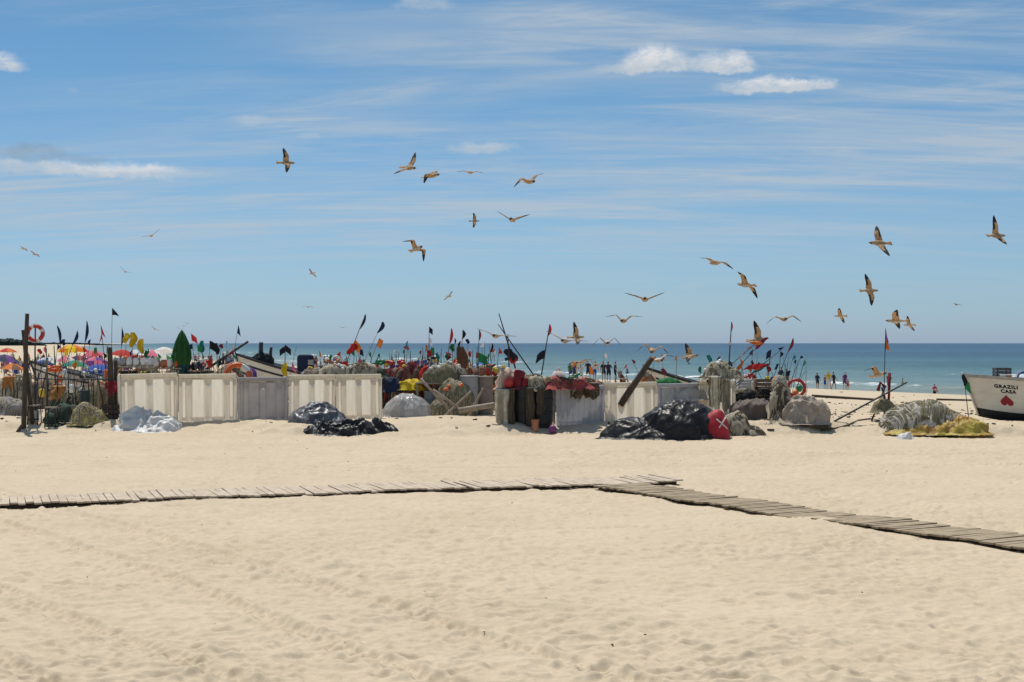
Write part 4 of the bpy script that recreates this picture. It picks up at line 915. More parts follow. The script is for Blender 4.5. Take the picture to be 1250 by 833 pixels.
# on and behind the cream row
nets('tan net and float bundle on top of the right end of the cream row',at(428,459.5,53),[(-.55,0,.55,.3,.42,.35),(.35,0,.6,.3,.45,.35)],netcream,netbrown,115,60,floats=('white',9))
nets('green net roll beside the tan bundle at the right end of the cream row',at(456,458.5,54),[(0,0,.42,.25,.26,.5)],netgreen,netgreen,117,20)
stool('frame that props up the tan net bundle behind the cream row',430,500,53,2.0,HC-(459.5-HY)*mpp(53)-gz(TX(430,53),53),.5)
nets('olive net heap behind the cream row, between green parasol and orange ring',gat(262,57),[(-.4,0,.9,.5,1.35,.3),(.5,.1,.8,.5,1.5,.3)],netolive,netcream,119,50,floats=('red',9))
nets('brown net heap behind the mauve panel, topped with orange floats',gat(281,59),[(0,0,.7,.5,1.75,.25)],netbrown,netolive,121,40,floats=('orange',12))
sheet('cloth','small purple cloth right of the orange ring buoy','cloth',at(307,461,52),[(0,0,.18,.15,.3,.5)],CLR['pur'],123,.1,3)
# terracotta and plastic octopus pots in stacks behind the first panels
def pots(label,px,Y,cols,n,zpy):
    B=gat(px,Y); h=HC-(zpy-HY)*mpp(Y)-B.z; rt=thing('pot_rack',label,'rack',B); t=MB()
    t.box((0,0,h-.03),(n*.28+.1,.7,.05)); t.build('deck',wood2,rt)
    for sx in (-1,1):
        for sy in (-1,1):
            l=MB(); l.box((sx*n*.13,sy*.3,h/2-.1),(.06,.06,h)); l.build('leg',wood2,rt)
    rnd=random.Random(px)
    for k in range(n):
        for q in range(2):
            p=MB(); p.lathe([(.06,0),(.105,.06),(.115,.16),(.09,.25),(.07,.28),(.085,.32)],10,((k-n/2+.5)*.27,-.15+q*.3,h+.0)); p.build('octopus_pot',PLS[rnd.choice(cols)],rt)
pots('rack of pale octopus pots behind the first cream panels',163,56,['white','grey'],6,447)
pots('rack of orange and brown octopus pots left of the green parasol',196,57,['terracotta','orange','white'],6,449)
pots('rack of dark octopus pots behind the panels left of the olive net heap',233,58,['black','grey','purple'],4,452)
pots('rack of reddish pots behind the netted barrels, near the square green flag',596,56,['red','terracotta'],3,459)
for k,(px,Y,py,w) in enumerate(((183,60,456,2.6),(222,61,457,2.0))):
    B=gat(px,Y); rt=thing('plank_stack',('low stack of grey planks behind the first cream panels','low stack of grey planks behind the green parasol')[k],'plank stack',B); h=HC-(py-HY)*mpp(Y)-B.z
    for q in range(6):
        p=MB(); p.box((.1*nz(q,k),0,.12+q*(h-.12)/6),(w,.7,(h-.12)/6*.8),(0,0,.05*nz(q,k+4))); p.build('plank',wood2,rt)
# on top of / behind the right group
buoy('black buoy sitting on the clear plastic behind the big black hump',at(797,473,49.6)-Vector((0,0,.1)),.11,PLS['black'])
sheet('tarpaulin','green sheet over the side of the boat behind the grey ribbed panels','tarpaulin',at(812,474,54),[(0,0,.62,.25,.36,.4),(.4,0,.4,.2,.2,.5)],CLR['grn'],125,.1,2)
nets('tan and orange net bundle at the foot of the leaning log',at(789,476,51),[(0,0,.36,.3,.55,.4),(-.3,0,.3,.25,.4,.5)],netcream,CLR['org'],127,30,floats=('orange',5))
nets('shaggy tan net and float clump on top of the pale panel above the red bag',Vector((TX(877,49.2),49.25,gz(7,49.2)+1.45)),[(0,0,.5,.35,.52,.5),(.45,0,.35,.3,.3,.5)],netcream,netolive,129,50,floats=('white',7))
crate('white and green crate behind the brown tarpaulin stack, left of the brown one',at(908,476,51.5),.45,.4,.34,PLS['white'])
crate('brown slatted crate on the gear behind the brown tarpaulin stack',at(934,478,51.2),.72,.45,.42,mat('brown_crate',(.25,.15,.09),(.16,.1,.06),rough=.8))
nets('dark net heap lying along the back of the brown tarpaulin stack',gat(920,50.6),[(-.4,0,.6,.4,.95,.3),(.4,0,.6,.4,1.0,.3)],netblack,netbrown,131,40,floats=('black',6))
nets('cream net clump topped with a pale rag, above the knobbly net pile',at(952,487,50.4),[(0,0,.34,.3,.80,.5)],netcream,netwhite,133,30)
buoy('green buoy beside the dull red ring buoy',at(976,478,50.6),.12,PLS['green'])
for i,(px,l) in enumerate(((914,'left white jerrycan behind the brown tarpaulin stack'),(921,'right white jerrycan behind the brown tarpaulin stack'))):
    b=at(px,476,52); rt=thing('jerrycan',l,'jerrycan',b); m_=MB(); m_.box((0,0,.16),(.18,.14,.32),bev=.03); m_.build('body',PLS['white'],rt); h_=MB(); h_.tube([(-.06,0,.32),(-.05,0,.38),(.05,0,.38),(.06,0,.32)],.015,5); h_.build('handle',PLS['white'],rt); c_=MB(); c_.lathe([(.025,.32),(.025,.36),(0,.365)],8,(.08,0,0)); c_.build('cap',PLS['red'],rt)
post('dark beam lying along the sand behind the sacking bundle',(1000,484),(1068,488),58,.06,wood,'beam','beam')
post('short dark plank on the sand by the thin rag pole',(1152,488),(1196,489),60,.045,wood,'beam','beam')
rp=MB(); pts=[gp(p,q)+Vector((0,0,.02)) for p,q in ((1002,526),(1020,524),(1035,520),(1048,514),(1062,512),(1080,516),(1100,518))]
rt=tag(rp.tube(pts,.028,6) or rp.build('rope',ropem),'brown rope snaking over the sand between the sacking bundle and the striped net mound','rope')
# ================================================================ the tangle of gear behind the panels
GRP=lambda l:l.replace(' a ',' ').strip()+', alike'
# wire and net fish traps, stacked
def trap_proto(m):
    t=thing('fish_trap','x','fish trap'); fr=MB(); w,d,h=.34,.24,.30
    for z in (0.02,h):
        pts=[(w*math.cos(a)**3*.2+w*.8*math.cos(a),d*math.sin(a),z) for a in [2*PI*k/16 for k in range(17)]]; fr.tube(pts,.014,4)
    for k in range(8):
        a=2*PI*k/8; fr.tube([(w*math.cos(a),d*math.sin(a),.02),(w*.97*math.cos(a),d*.97*math.sin(a),h)],.010,4)
    fr.build('frame',steel,t)
    n=MB(); rows=[]
    for z in (.03,.1,.2,.29):
        rows.append([(w*.96*math.cos(2*PI*k/24)*(1+.04*nz(k*.9,z*9)),d*.96*math.sin(2*PI*k/24)*(1+.04*nz(k*.7,z*9+4)),z) for k in range(24)])
    n.grid(rows,0,True,True); n.add(rows[-1],[list(range(24))],0); n.build('net_cover',m,t)
    f=MB(); f.lathe([(.09,h),(.07,h+.04),(.05,h+.05)],10,(.05,0,0)); f.build('entrance_ring',PLS['orange'] if m is netblack else PLS['grey'],t); return t
protos=[trap_proto(netblack),trap_proto(netolive),trap_proto(netbrown)]; used=set()
def place(p,loc,rz,label):
    if p not in used: used.add(p); r=protos[p]
    else:
        r=protos[p].copy(); COL.objects.link(r)
        for ch in protos[p].children: c=ch.copy(); COL.objects.link(c); c.parent=r
    r.location=loc; r.rotation_euler=(0,0,rz); r['label']=label; r['group']=label.replace('fish trap','fish traps'); return r
rnd=random.Random(404); tn=('black','olive','brown')
STK=[(157,57,448,'behind the first cream panel'),(170,58.5,452,'behind the first cream panel'),(205,58.5,450,'left of the green parasol'),(236,57,447,'right of the green parasol'),(250,58,444,'right of the green parasol'),(396,58,449,'behind the right end of the cream row'),(412,57,446,'behind the right end of the cream row'),(462,57,449,'behind the right end of the cream row'),(474,58,444,'by the brown and red net mound'),(510,56.5,447,'by the brown and red net mound'),(522,57,442,'behind the rough grey table'),(536,58,445,'behind the rough grey table'),(556,56.5,448,'behind the grey drums'),(576,57,450,'behind the grey drums'),(606,56,455,'behind the netted barrels'),(628,55,458,'behind the netted barrels'),(650,54.5,462,'behind the netted barrels'),(700,54,463,'behind the grey ribbed panel'),(722,55,465,'behind the grey ribbed panel'),(897,53,466,'behind the brown tarpaulin stack'),(925,54,466,'behind the brown tarpaulin stack'),(944,53.5,470,'behind the brown tarpaulin stack')]
for px,Y,top,wh in STK:
    g=gat(px,Y); h=HC-(top-HY)*mpp(Y)-g.z; n=max(1,int(h/.34)); p=rnd.randrange(3)
    for k in range(n):
        q=p if rnd.random()<.7 else rnd.randrange(3); place(q,(g.x+rnd.gauss(0,.05),g.y+rnd.gauss(0,.05),g.z+k*.325),rnd.uniform(-.5,.5),'%s netted fish trap stacked %s'%(tn[q],wh))
# bunches of net floats heaped on the gear
def float_bunch(px,py,Y,w,n,cols,label):
    b=at(px,py,Y); t=thing('float_bunch',label,'net floats',b); r_=random.Random(px)
    for k in range(n):
        s=r_.uniform(.055,.10); f=MB(); f.ball((r_.gauss(0,w*.4),r_.gauss(0,w*.22),s*.8+abs(r_.gauss(0,.13))),s,9,6,0,(1.25,1,1)); f.build('float',PLS[cols[r_.randrange(len(cols))]],t)
FB=[(66,455,57,.5,10,('white','orange'),'white and orange floats bunched behind the stick fence'),(110,459,57,.5,10,('blue','white'),'blue and white floats bunched behind the stick fence'),(158,447,57,.4,9,('red','orange'),'red and orange floats heaped on traps behind the first cream panel'),(206,450,58.3,.5,12,('orange','terracotta','yellow'),'orange, brown and yellow floats left of the green parasol'),(244,447,57.4,.5,12,('white','red'),'white and red floats right of the green parasol'),(404,449,57.3,.5,12,('white','terracotta'),'white and brown floats behind the right end of the cream row'),(466,447,57.2,.45,10,('yellow','green','white'),'yellow and green floats above the dome of clear sheet'),(487,450,54,.5,12,('red','orange','purple'),'red, orange and purple floats on the brown net mound'),(528,444,57.2,.5,14,('white','yellow','black'),'white, yellow and black floats above the rough grey table'),(560,449,56.2,.5,12,('orange','white','purple'),'orange, white and purple floats behind the grey drums'),(612,457,55.4,.45,9,('yellow','white'),'yellow and white floats behind the netted barrels'),(706,464,53.6,.5,10,('white','green'),'white and green floats on the dusty pink net'),(880,456,50.2,.4,8,('orange','white','yellow'),'orange and yellow floats on the shaggy tan net clump'),(912,466,52.8,.4,9,('white','red'),'white and red floats behind the brown tarpaulin stack'),(946,470,53,.35,8,('yellow','orange'),'yellow and orange floats by the knobbly net pile')]
for q in FB: float_bunch(*q)
# more marker poles among the tangle
rnd=random.Random(606); CNM={'red':'red','dred':'dark red','org':'orange','yel':'yellow','blk':'black','navy':'navy','grn':'green','teal':'teal','wht':'white','pnk':'pink','pur':'purple','lbl':'pale blue'}
def scatter(p0,p1,n,y0,y1,t0,t1,cols,where):
    for k in range(n):
        px=p0+(p1-p0)*(k+rnd.uniform(.1,.9))/n; Y=rnd.uniform(y0,y1); top=rnd.uniform(t0,t1); ln=rnd.gauss(0,5); c=rnd.choice(cols); kd=rnd.choice(('blade','rect','tri','limp','blade'))
        fl=[(.0,rnd.choice((-1,1))*rnd.uniform(3,5.5),rnd.uniform(0,4),rnd.uniform(5,10),c,kd)]; lab='marker pole with a small %s flag %s'%(CNM[c],where)
        if rnd.random()<.3: fl.append((.25,5,2,7,rnd.choice(cols),'limp'))
        m_=marker(lab,(px,458),(px+ln,top),Y,fl,rnd.choice((polem,poled)),rnd.uniform(.010,.016),(rnd.choice(('white','orange','black','yellow')),rnd.uniform(.3,.5)) if rnd.random()<.5 else None); m_['group']=lab.replace('marker pole with','marker poles with')
scatter(44,132,10,55,62,414,432,('navy','grn','org','red','pnk','yel'),'in the tangle behind the stick fence')
scatter(150,212,7,56,62,420,436,('blk','navy','red','grn'),'left of the green parasol')
scatter(236,300,8,56,63,420,436,('blk','dred','navy','grn','wht'),'between the green parasol and the spar')
scatter(384,470,7,56,62,424,438,('navy','red','dred','org','grn'),'over the right end of the cream row')
scatter(478,610,26,53,62,412,440,('red','red','navy','dred','org','teal','grn','wht','org'),'in the thicket above the grey drums')
scatter(690,860,9,52,60,428,450,('red','grn','org','wht','dred'),'beyond the grey ribbed and whitish panels')
scatter(862,980,15,50,55,424,448,('dred','blk','teal','org','navy'),'in the red flag cluster')
# plain sticks, thick as reeds in places
for (p0,p1,n,t0,t1,wh) in ((44,140,24,425,450,'behind the stick fence'),(150,285,24,428,450,'behind the cream row'),(390,470,10,432,450,'behind the cream row'),(476,612,36,422,452,'above the drums'),(690,790,8,448,462,'behind the grey ribbed panel'),(860,985,18,430,462,'by the red flag cluster')):
    for k in range(n):
        px=p0+(p1-p0)*(k+rnd.random())/n; l='bare thin stick standing in the gear '+wh
        m_=marker(l,(px,462),(px+rnd.gauss(0,4),rnd.uniform(t0,t1)),rnd.uniform(53,63),[],rnd.choice((poled,polem,polegrn)),rnd.uniform(.011,.02),None,name='stick',cat='stick'); m_['group']=l.replace('stick standing','sticks standing')
# low mixed net heaps between
for i,(px,Y,top,w,m1,m2,l) in enumerate(((55,58,468,.9,netbrown,netcream,'brown net heap behind the ring buoy pole'),(88,56.5,475,.9,netgreen,netcream,'dark green net heap behind the hanging rust cloth'),(118,56,470,.7,netolive,netred,'olive net heap threaded with red, left of the thick brown post'),(18,58,462,.8,netcream,netolive,'cream net heap left of the tallest post, beyond the grey one'),(178,60.5,452,.9,netolive,netbrown,'olive net heap behind the second cream panel'),(218,60,453,.9,netbrown,netred,'brown net heap under the green parasol'),(384,59,454,.8,netbrown,netwhite,'brown net heap right of the navy engine cover'),(446,58,452,.9,netcream,netgreen,'cream net heap behind the green net roll'),(487,57,450,.8,netblack,netred,'black net heap streaked red above the clear dome'),(541,58.5,448,.9,netolive,netwhite,'olive net heap behind the thicket of flag poles'),(580,58,453,.9,netbrown,netolive,'brown net heap behind the grey drums'),(640,55,462,.9,netolive,netcream,'olive net heap behind the black barrels'),(676,55,464,.7,netcream,netolive,'cream net heap beyond the pale round buoy'),(735,56,470,.9,netbrown,netcream,'brown net heap beyond the whitish panel'),(902,54,470,.8,netolive,netwhite,'olive net heap beyond the brown tarpaulin stack'))):
    g=gat(px,Y); h=max(.4,HC-(top-HY)*mpp(Y)-g.z); nets(l,g,[(0,0,w,.6,h,.35),(w*.5,-.1,w*.6,.5,h*.75,.5),(-w*.6,.1,w*.5,.5,h*.8,.5)],m1,m2,200+i*3,45,floats=(('orange','white','yellow','red')[i%4],5),res=.08)
# ================================================================ boats
hullw=mat('cream_white_hull',(.74,.69,.58),(.62,.57,.47),scale=1.4,rough=.45,stretch=(1,1,3))
hullp=mat('worn_white_hull',(.68,.62,.55),(.5,.45,.4),scale=2,rough=.5)
hulldark=mat('dark_hull_bottom',(.018,.018,.02),(.03,.028,.025),scale=3,rough=.6)  # near-black colour for the lowest part of the hull
railb=mat('black_rail',(.02,.02,.025),rough=.45); inner=mat('boat_inside',(.42,.40,.36),(.3,.28,.25),rough=.6)
def pf(v):
    pts=((0,0),(.06,.40),(.16,.66),(.4,.83),(.7,.93),(1,1))
    for a,b in zip(pts[:-1],pts[1:]):
        if v<=b[0]: return a[1]+(b[1]-a[1])*(v-a[0])/(b[0]-a[0])
    return 1
def boat(label,bow,yaw,L,B,D,rise,pitch,hm,stripes=0,cat='fishing boat',bottom=.14,keel=.34):
    """bow: point of the bow's top; built with the bow at +X"""
    def b(t): return B*.5*(1-max(0,(t-.38)/.62)**2.3)*(.86+.14*min(1,t/.3))
    def sh(t): return D+rise*max(0,(t-.2)/.8)**2.0
    def kl(t): return .0+keel*max(0,(t-.72)/.28)**2.2
    def S(t,v,off=0.0):
        z=kl(t)+(sh(t)-kl(t))*v; x=L*(t-.5)+.55*v*max(0,(t-.6)/.4)**1.6; y=b(t)*pf(v); return Vector((x,y+off,z))
    tip=S(1,1); M=Euler((0,-pitch,yaw),'XYZ').to_matrix(); loc=Vector(bow)-M@tip
    rt=thing('fishing_boat',label,cat,loc); rt.rotation_euler=(0,-pitch,yaw)
    T=[i/36 for i in range(37)]; V=[0,.06,.1,bottom,bottom+.01,.25,.4,.55,.7,.85,1]
    mb=MB()
    for sgn in (1,-1):
        for i in range(36):
            for j in range(len(V)-1):
                q=[S(T[i],V[j]),S(T[i+1],V[j]),S(T[i+1],V[j+1]),S(T[i],V[j+1])]
                mb.add([(p.x,sgn*p.y,p.z) for p in q],[(0,1,2,3) if sgn<0 else (3,2,1,0)],1 if V[j+1]<=bottom+.001 else 0,True)
    # transom
    pts=[S(0,v) for v in V]; mb.add([(p.x,p.y,p.z) for p in pts]+[(p.x,-p.y,p.z) for p in pts[::-1]],[list(range(2*len(pts)))],0)
    o=mb.build('hull',[hm,hulldark],rt,weld=True)
    inn=MB()
    for sgn in (1,-1):
        rows=[[Vector((p.x*.985,sgn*max(0,p.y-.05),p.z)) for p in (S(t,1),S(t,.55),S(t,.22))]+[Vector((S(t,.2).x*.985,0,S(t,.22).z))] for t in T]; inn.grid(rows,0,True)
    inn.build('inside_lining',inner,rt)
    for sgn,nm in ((1,'gunwale'),(-1,'gunwale')):
        g=MB(); rows=[]
        for t in T:
            p=S(t,1); rows.append([(p.x,sgn*(p.y+.035),p.z-.07),(p.x,sgn*(p.y+.04),p.z+.035),(p.x,sgn*max(0,p.y-.06),p.z+.035),(p.x,sgn*max(0,p.y-.055),p.z-.02)])
        g.grid(rows,0,False,True); g.build('gunwale',railb if stripes else inner,rt)
    for k in range(stripes):
        v=.80-.26*k
        for sgn in (1,-1):
            g=MB(); rows=[]
            for t in T: 
                p=S(t,v); q=S(t,v-.06); rows.append([(p.x,sgn*(p.y+.012),p.z),(q.x,sgn*(q.y+.014),q.z)])
            g.grid(rows,0,False); g.build('rubbing_strake',railb,rt)
    for t in (.22,.46,.68):
        w=b(t)*1.8; s=MB(); p=S(t,.72); s.box((p.x,0,p.z),(.26,w,.045)); s.build('thwart',inner,rt)
    sp=MB(); sp.tube([S(1,v)+Vector((.01,0,0)) for v in (0.02,.3,.6,1.06)],.035,6); sp.build('stem_post',railb if stripes else hm,rt)
    return rt,S,M,loc
WX=lambda px,Y:(px-CX)/F*Y
rt,S,M,loc=boat('white fishing boat with a red upside down heart on its bow, at the right edge',at(1176,457.5,50),PI-.10,7.4,2.3,1.42,.26,R(.5),hullw,0,bottom=.22,keel=.22)
def on_hull(name,verts,faces,t0,v0,m,sc=1.0,side=1,off=.012):
    """wrap flat artwork (x to the right as seen from outside, y up, metres) on to the hull side facing the camera"""
    L=7.4; D=1.45; mb=MB(); vs=[]
    for (x,y) in verts:
        p=S(t0-x*sc/L,v0+y*sc/D); vs.append((p.x,side*(p.y+off),p.z))
    mb.add(vs,faces,0,False); return mb.build(name,m,rt)
def letters(txt,size,t0,v0):
    cu=bpy.data.curves.new('lettering','FONT'); cu.body=txt; cu.size=size; cu.align_x='LEFT'; cu.resolution_u=3; cu.space_character=1.18; cu.offset=.007
    ob=bpy.data.objects.new('lettering_source',cu); COL.objects.link(ob); dg=bpy.context.evaluated_depsgraph_get(); me=bpy.data.meshes.new_from_object(ob.evaluated_get(dg))
    bm=bmesh.new(); bm.from_mesh(me); bmesh.ops.subdivide_edges(bm,edges=[e for e in bm.edges if e.calc_length()>.06],cuts=1); bmesh.ops.triangulate(bm,faces=bm.faces); bm.verts.index_update()
    vs=[(v.co.x,v.co.y) for v in bm.verts]; fs=[[v.index for v in f.verts] for f in bm.faces]; bm.free(); bpy.data.objects.remove(ob); bpy.data.curves.remove(cu)
    on_hull('lettering',vs,fs,t0,v0,CLR['blk'])
# the camera side: seen from outside x runs away from the bow
letters('GRAZILI',.150,.905,.76); letters('CASA',.150,.885,.655)
hv=[]; n=48
for k in range(n):
    a=2*PI*k/n; hx=16*math.sin(a)**3; hy=13*math.cos(a)-5*math.cos(2*a)-2*math.cos(3*a)-math.cos(4*a); hv.append((hx*.0115,-hy*.0125))
hv.append((0,0)); on_hull('heart_emblem',hv,[(k,(k+1)%n,n) for k in range(n)],.868,.47,mat('heart_paint',(.33,.012,.02),rough=.5),1.0,1,.016)
# gear lying in the white boat: things of their own
def ledge(t,dy=0): p=S(t,.98); return loc+M@Vector((p.x,dy,p.z))
gb=ledge(.86); crate('dark grey crate with a pale band standing in the bow of the white boat',gb+Vector((0,0,-.02)),.5,.45,.36,mat('slate_crate',(.07,.07,.075),rough=.5))
bb=thing('cool_box','white and orange box wedged before the dark crate in the white boat','box',gb+Vector((.02,-.32,-.03))); q=MB(); q.box((0,0,.09),(.40,.16,.17),bev=.02); q.build('body',PLS['white'],bb); q=MB(); q.box((.08,-.083,.09),(.2,.01,.1)); q.build('label_patch',PLS['orange'],bb)
sheet('cloth','purple and blue cloth heaped over the gunwale of the white boat',"cloth",ledge(.70)+Vector((0,0,-.05)),[(0,0,.42,.35,.36,.6),(-.1,0,.16,.2,.55,.6)],CLR['pur'],141,.14,3)
ring('blue ring buoy lying in the white boat beside the purple cloth',0,0,0,.22,(PI/2-.3,0,0),'blue',None,loc=ledge(.775)+Vector((0,0,.05)),fat=.16)
boat('white boat with two black stripes, bow raised, behind the long cream row',at(288,432,70),PI-.12,9.0,2.5,1.15,.95,R(4.5),hullw,2)
boat('pinkish white boat with a black rail, behind the stick fence on the left',at(37,441,63),PI-.05,7.0,2.2,.95,.75,R(3),hullp,1)
boat('boat with a black rail tilted bow up, behind the big black sheet and leaning log',at(786,448,62),PI-.2,6.4,2.1,1.05,.7,R(6),hullw,1)
# gear in the striped boat
def engine(label,px,pyb,pyt,Y):
    B=at(px,pyb,Y); h=(pyb-pyt)*mpp(Y); t=thing('covered_engine',label,'engine',B); m_=MB(); m_.box((0,0,h*.5),(.8,.7,h),(0,0,.1),bev=.16); m_.build('cover',CLR['navy'],t); g=MB(); g.box((.30,-.36,h*.55),(.26,.03,h*.3)); g.build('badge_plate',PLS['grey'],t); l=MB(); l.box((0,0,-.3),(.25,.3,.65)); l.build('shaft_leg',railb,t)
engine('engine under a navy cover at the low end of the striped boat',373,454,433,69)
post('dark post with an olive top standing in the striped boat',(318,446),(319,418),70,.13,poled,'mooring_post','post')
post('second dark post standing in the striped boat, right of the olive topped one',(330,447),(331,424),70,.09,poled,'mooring_post','post')
sheet('tarpaulin','black covered gear between the two posts of the striped boat','tarpaulin',at(321,444,70),[(0,0,.55,.4,.55,.5)],CLR['blk'],143,.12,2.5)

# ================================================================ sunshades
def sunshade(label,px,py,Y,cols,rad,tilt=.15,group='open sunshades on the far beach',hgt=None):
    g=gat(px,Y); z=HC-(py-HY)*mpp(Y); h=max(1.6,z-g.z); t=thing('sunshade',label,'sunshade',g,0,group); p=MB(); p.tube([(0,0,-.2),(0,0,h*.6),(tilt*.25,0,h)],.02,5); p.build('pole',knobm,t)
    c=MB(); n=8; M=Euler((0,tilt,px),'XYZ').to_matrix()
    for k in range(n):
        a0,a1=2*PI*k/n,2*PI*(k+1)/n; rows=[]
        for q in range(5):
            r=rad*q/4; zz=-.42*rad*(q/4)**1.7; row=[]
            for e in range(4):
                a=a0+(a1-a0)*e/3; rr=r*(1-.05*math.sin(PI*e/3)); row.append(Vector((tilt*.25,0,h))+M@Vector((rr*math.cos(a),rr*math.sin(a),zz)))
            rows.append(row)
        c.grid(rows,k%len(cols))
    c.build('canopy',[CLR[q] for q in cols],t); return t
SH=[('orange and yellow sunshade left of the pink and purple one',87,421,118,('org','yel'),1.15),('red and orange sunshade just right of the orange and yellow one',98,424,128,('red','org'),1.0),('pink and crimson sunshade above the purple one',114,428,122,('pnk','red'),1.05),('purple sunshade under the pink and crimson one',115,436,104,('pur','pnk'),1.1),
('blue sunshade lowest on the left, behind the stick fence',121,445,84,('blu',),1.1),('rosy pink sunshade left of the orange and yellow one',77,434,112,('pnk','wht'),.95),('red sunshade under the yellow flags',150,427,135,('red',),1.15),('pale blue sunshade under the yellow flags',167,427,140,('lbl','wht'),1.0),
('pink and white sunshade left of the folded green parasol',186,427,125,('wht','pnk'),1.3),('white sunshade touching the pink and white one, left of the green parasol',200,424,150,('wht',),1.2),('green sunshade just left of the folded green parasol',203,433,132,('grn','wht'),1.0),('navy sunshade at the far left edge',6,433,120,('navy','pur'),1.25),('orange and red sunshade above the navy one at the far left edge',9,425,150,('red','org'),1.05),
('bright blue sunshade behind the pale grey drum',590,453,118,('blu','lbl'),1.0),('red sunshade beside the bright blue one, behind the drums',598,460,96,('red','yel'),.7),('small navy sunshade right of the ring buoy pole',52,440,100,('navy','blu'),.9),('brown and orange sunshade low at the far left edge',16,444,92,('brn','org'),.9),('dark red sunshade between the navy pennants',96,434,140,('dred','navy'),1.0),('teal sunshade low behind the stick fence',92,440,95,('teal','grn'),1.0),('white and blue sunshade between ring buoy pole and pink sunshade',60,436,130,('wht','lbl'),1.0)]
for s_ in SH: sunshade(*s_,tilt=random.Random(s_[1]).uniform(-.25,.25))
# folded green parasol
g=gat(222,57); t=thing('folded_parasol','tall folded green parasol, teal towards its foot, above the cream row','parasol',g); ztop=HC-(403-HY)*mpp(57)-g.z; zb_=HC-(456-HY)*mpp(57)-g.z
p=MB(); p.tube([(0,0,-.2),(0,0,ztop-.05)],.028,8); p.build('pole',wood2,t)
c=MB(); prof=[(0,.02),(.10,.13),(.28,.24),(.5,.33),(.66,.34),(.8,.27),(.93,.20),(1,.19)]; rows=[]
for f_,r_ in prof:
    row=[]
    for k in range(48):
        a=2*PI*k/48; rr=r_*(1+.22*math.cos(8*a+f_*1.5)*min(1,f_*3)); row.append((rr*math.cos(a),rr*math.sin(a),ztop+(zb_-ztop)*f_))
    rows.append(row)
c.grid(rows,0,True,True)
c.m=[1 if (i//48)>=5 else 0 for i in range(len(c.f))]
c.build('canopy',[mat('parasol_green',(.035,.15,.035),(.02,.09,.025),scale=3,rough=.8,trans=.3),mat('parasol_teal',(.02,.10,.12),rough=.8,trans=.2)],t)
tp=MB(); tp.tube([(.23*math.cos(a),.23*math.sin(a),zb_+.32*(ztop-zb_)) for a in [2*PI*k/20 for k in range(21)]],.018,5); tp.build('strap',CLR['navy'],t)

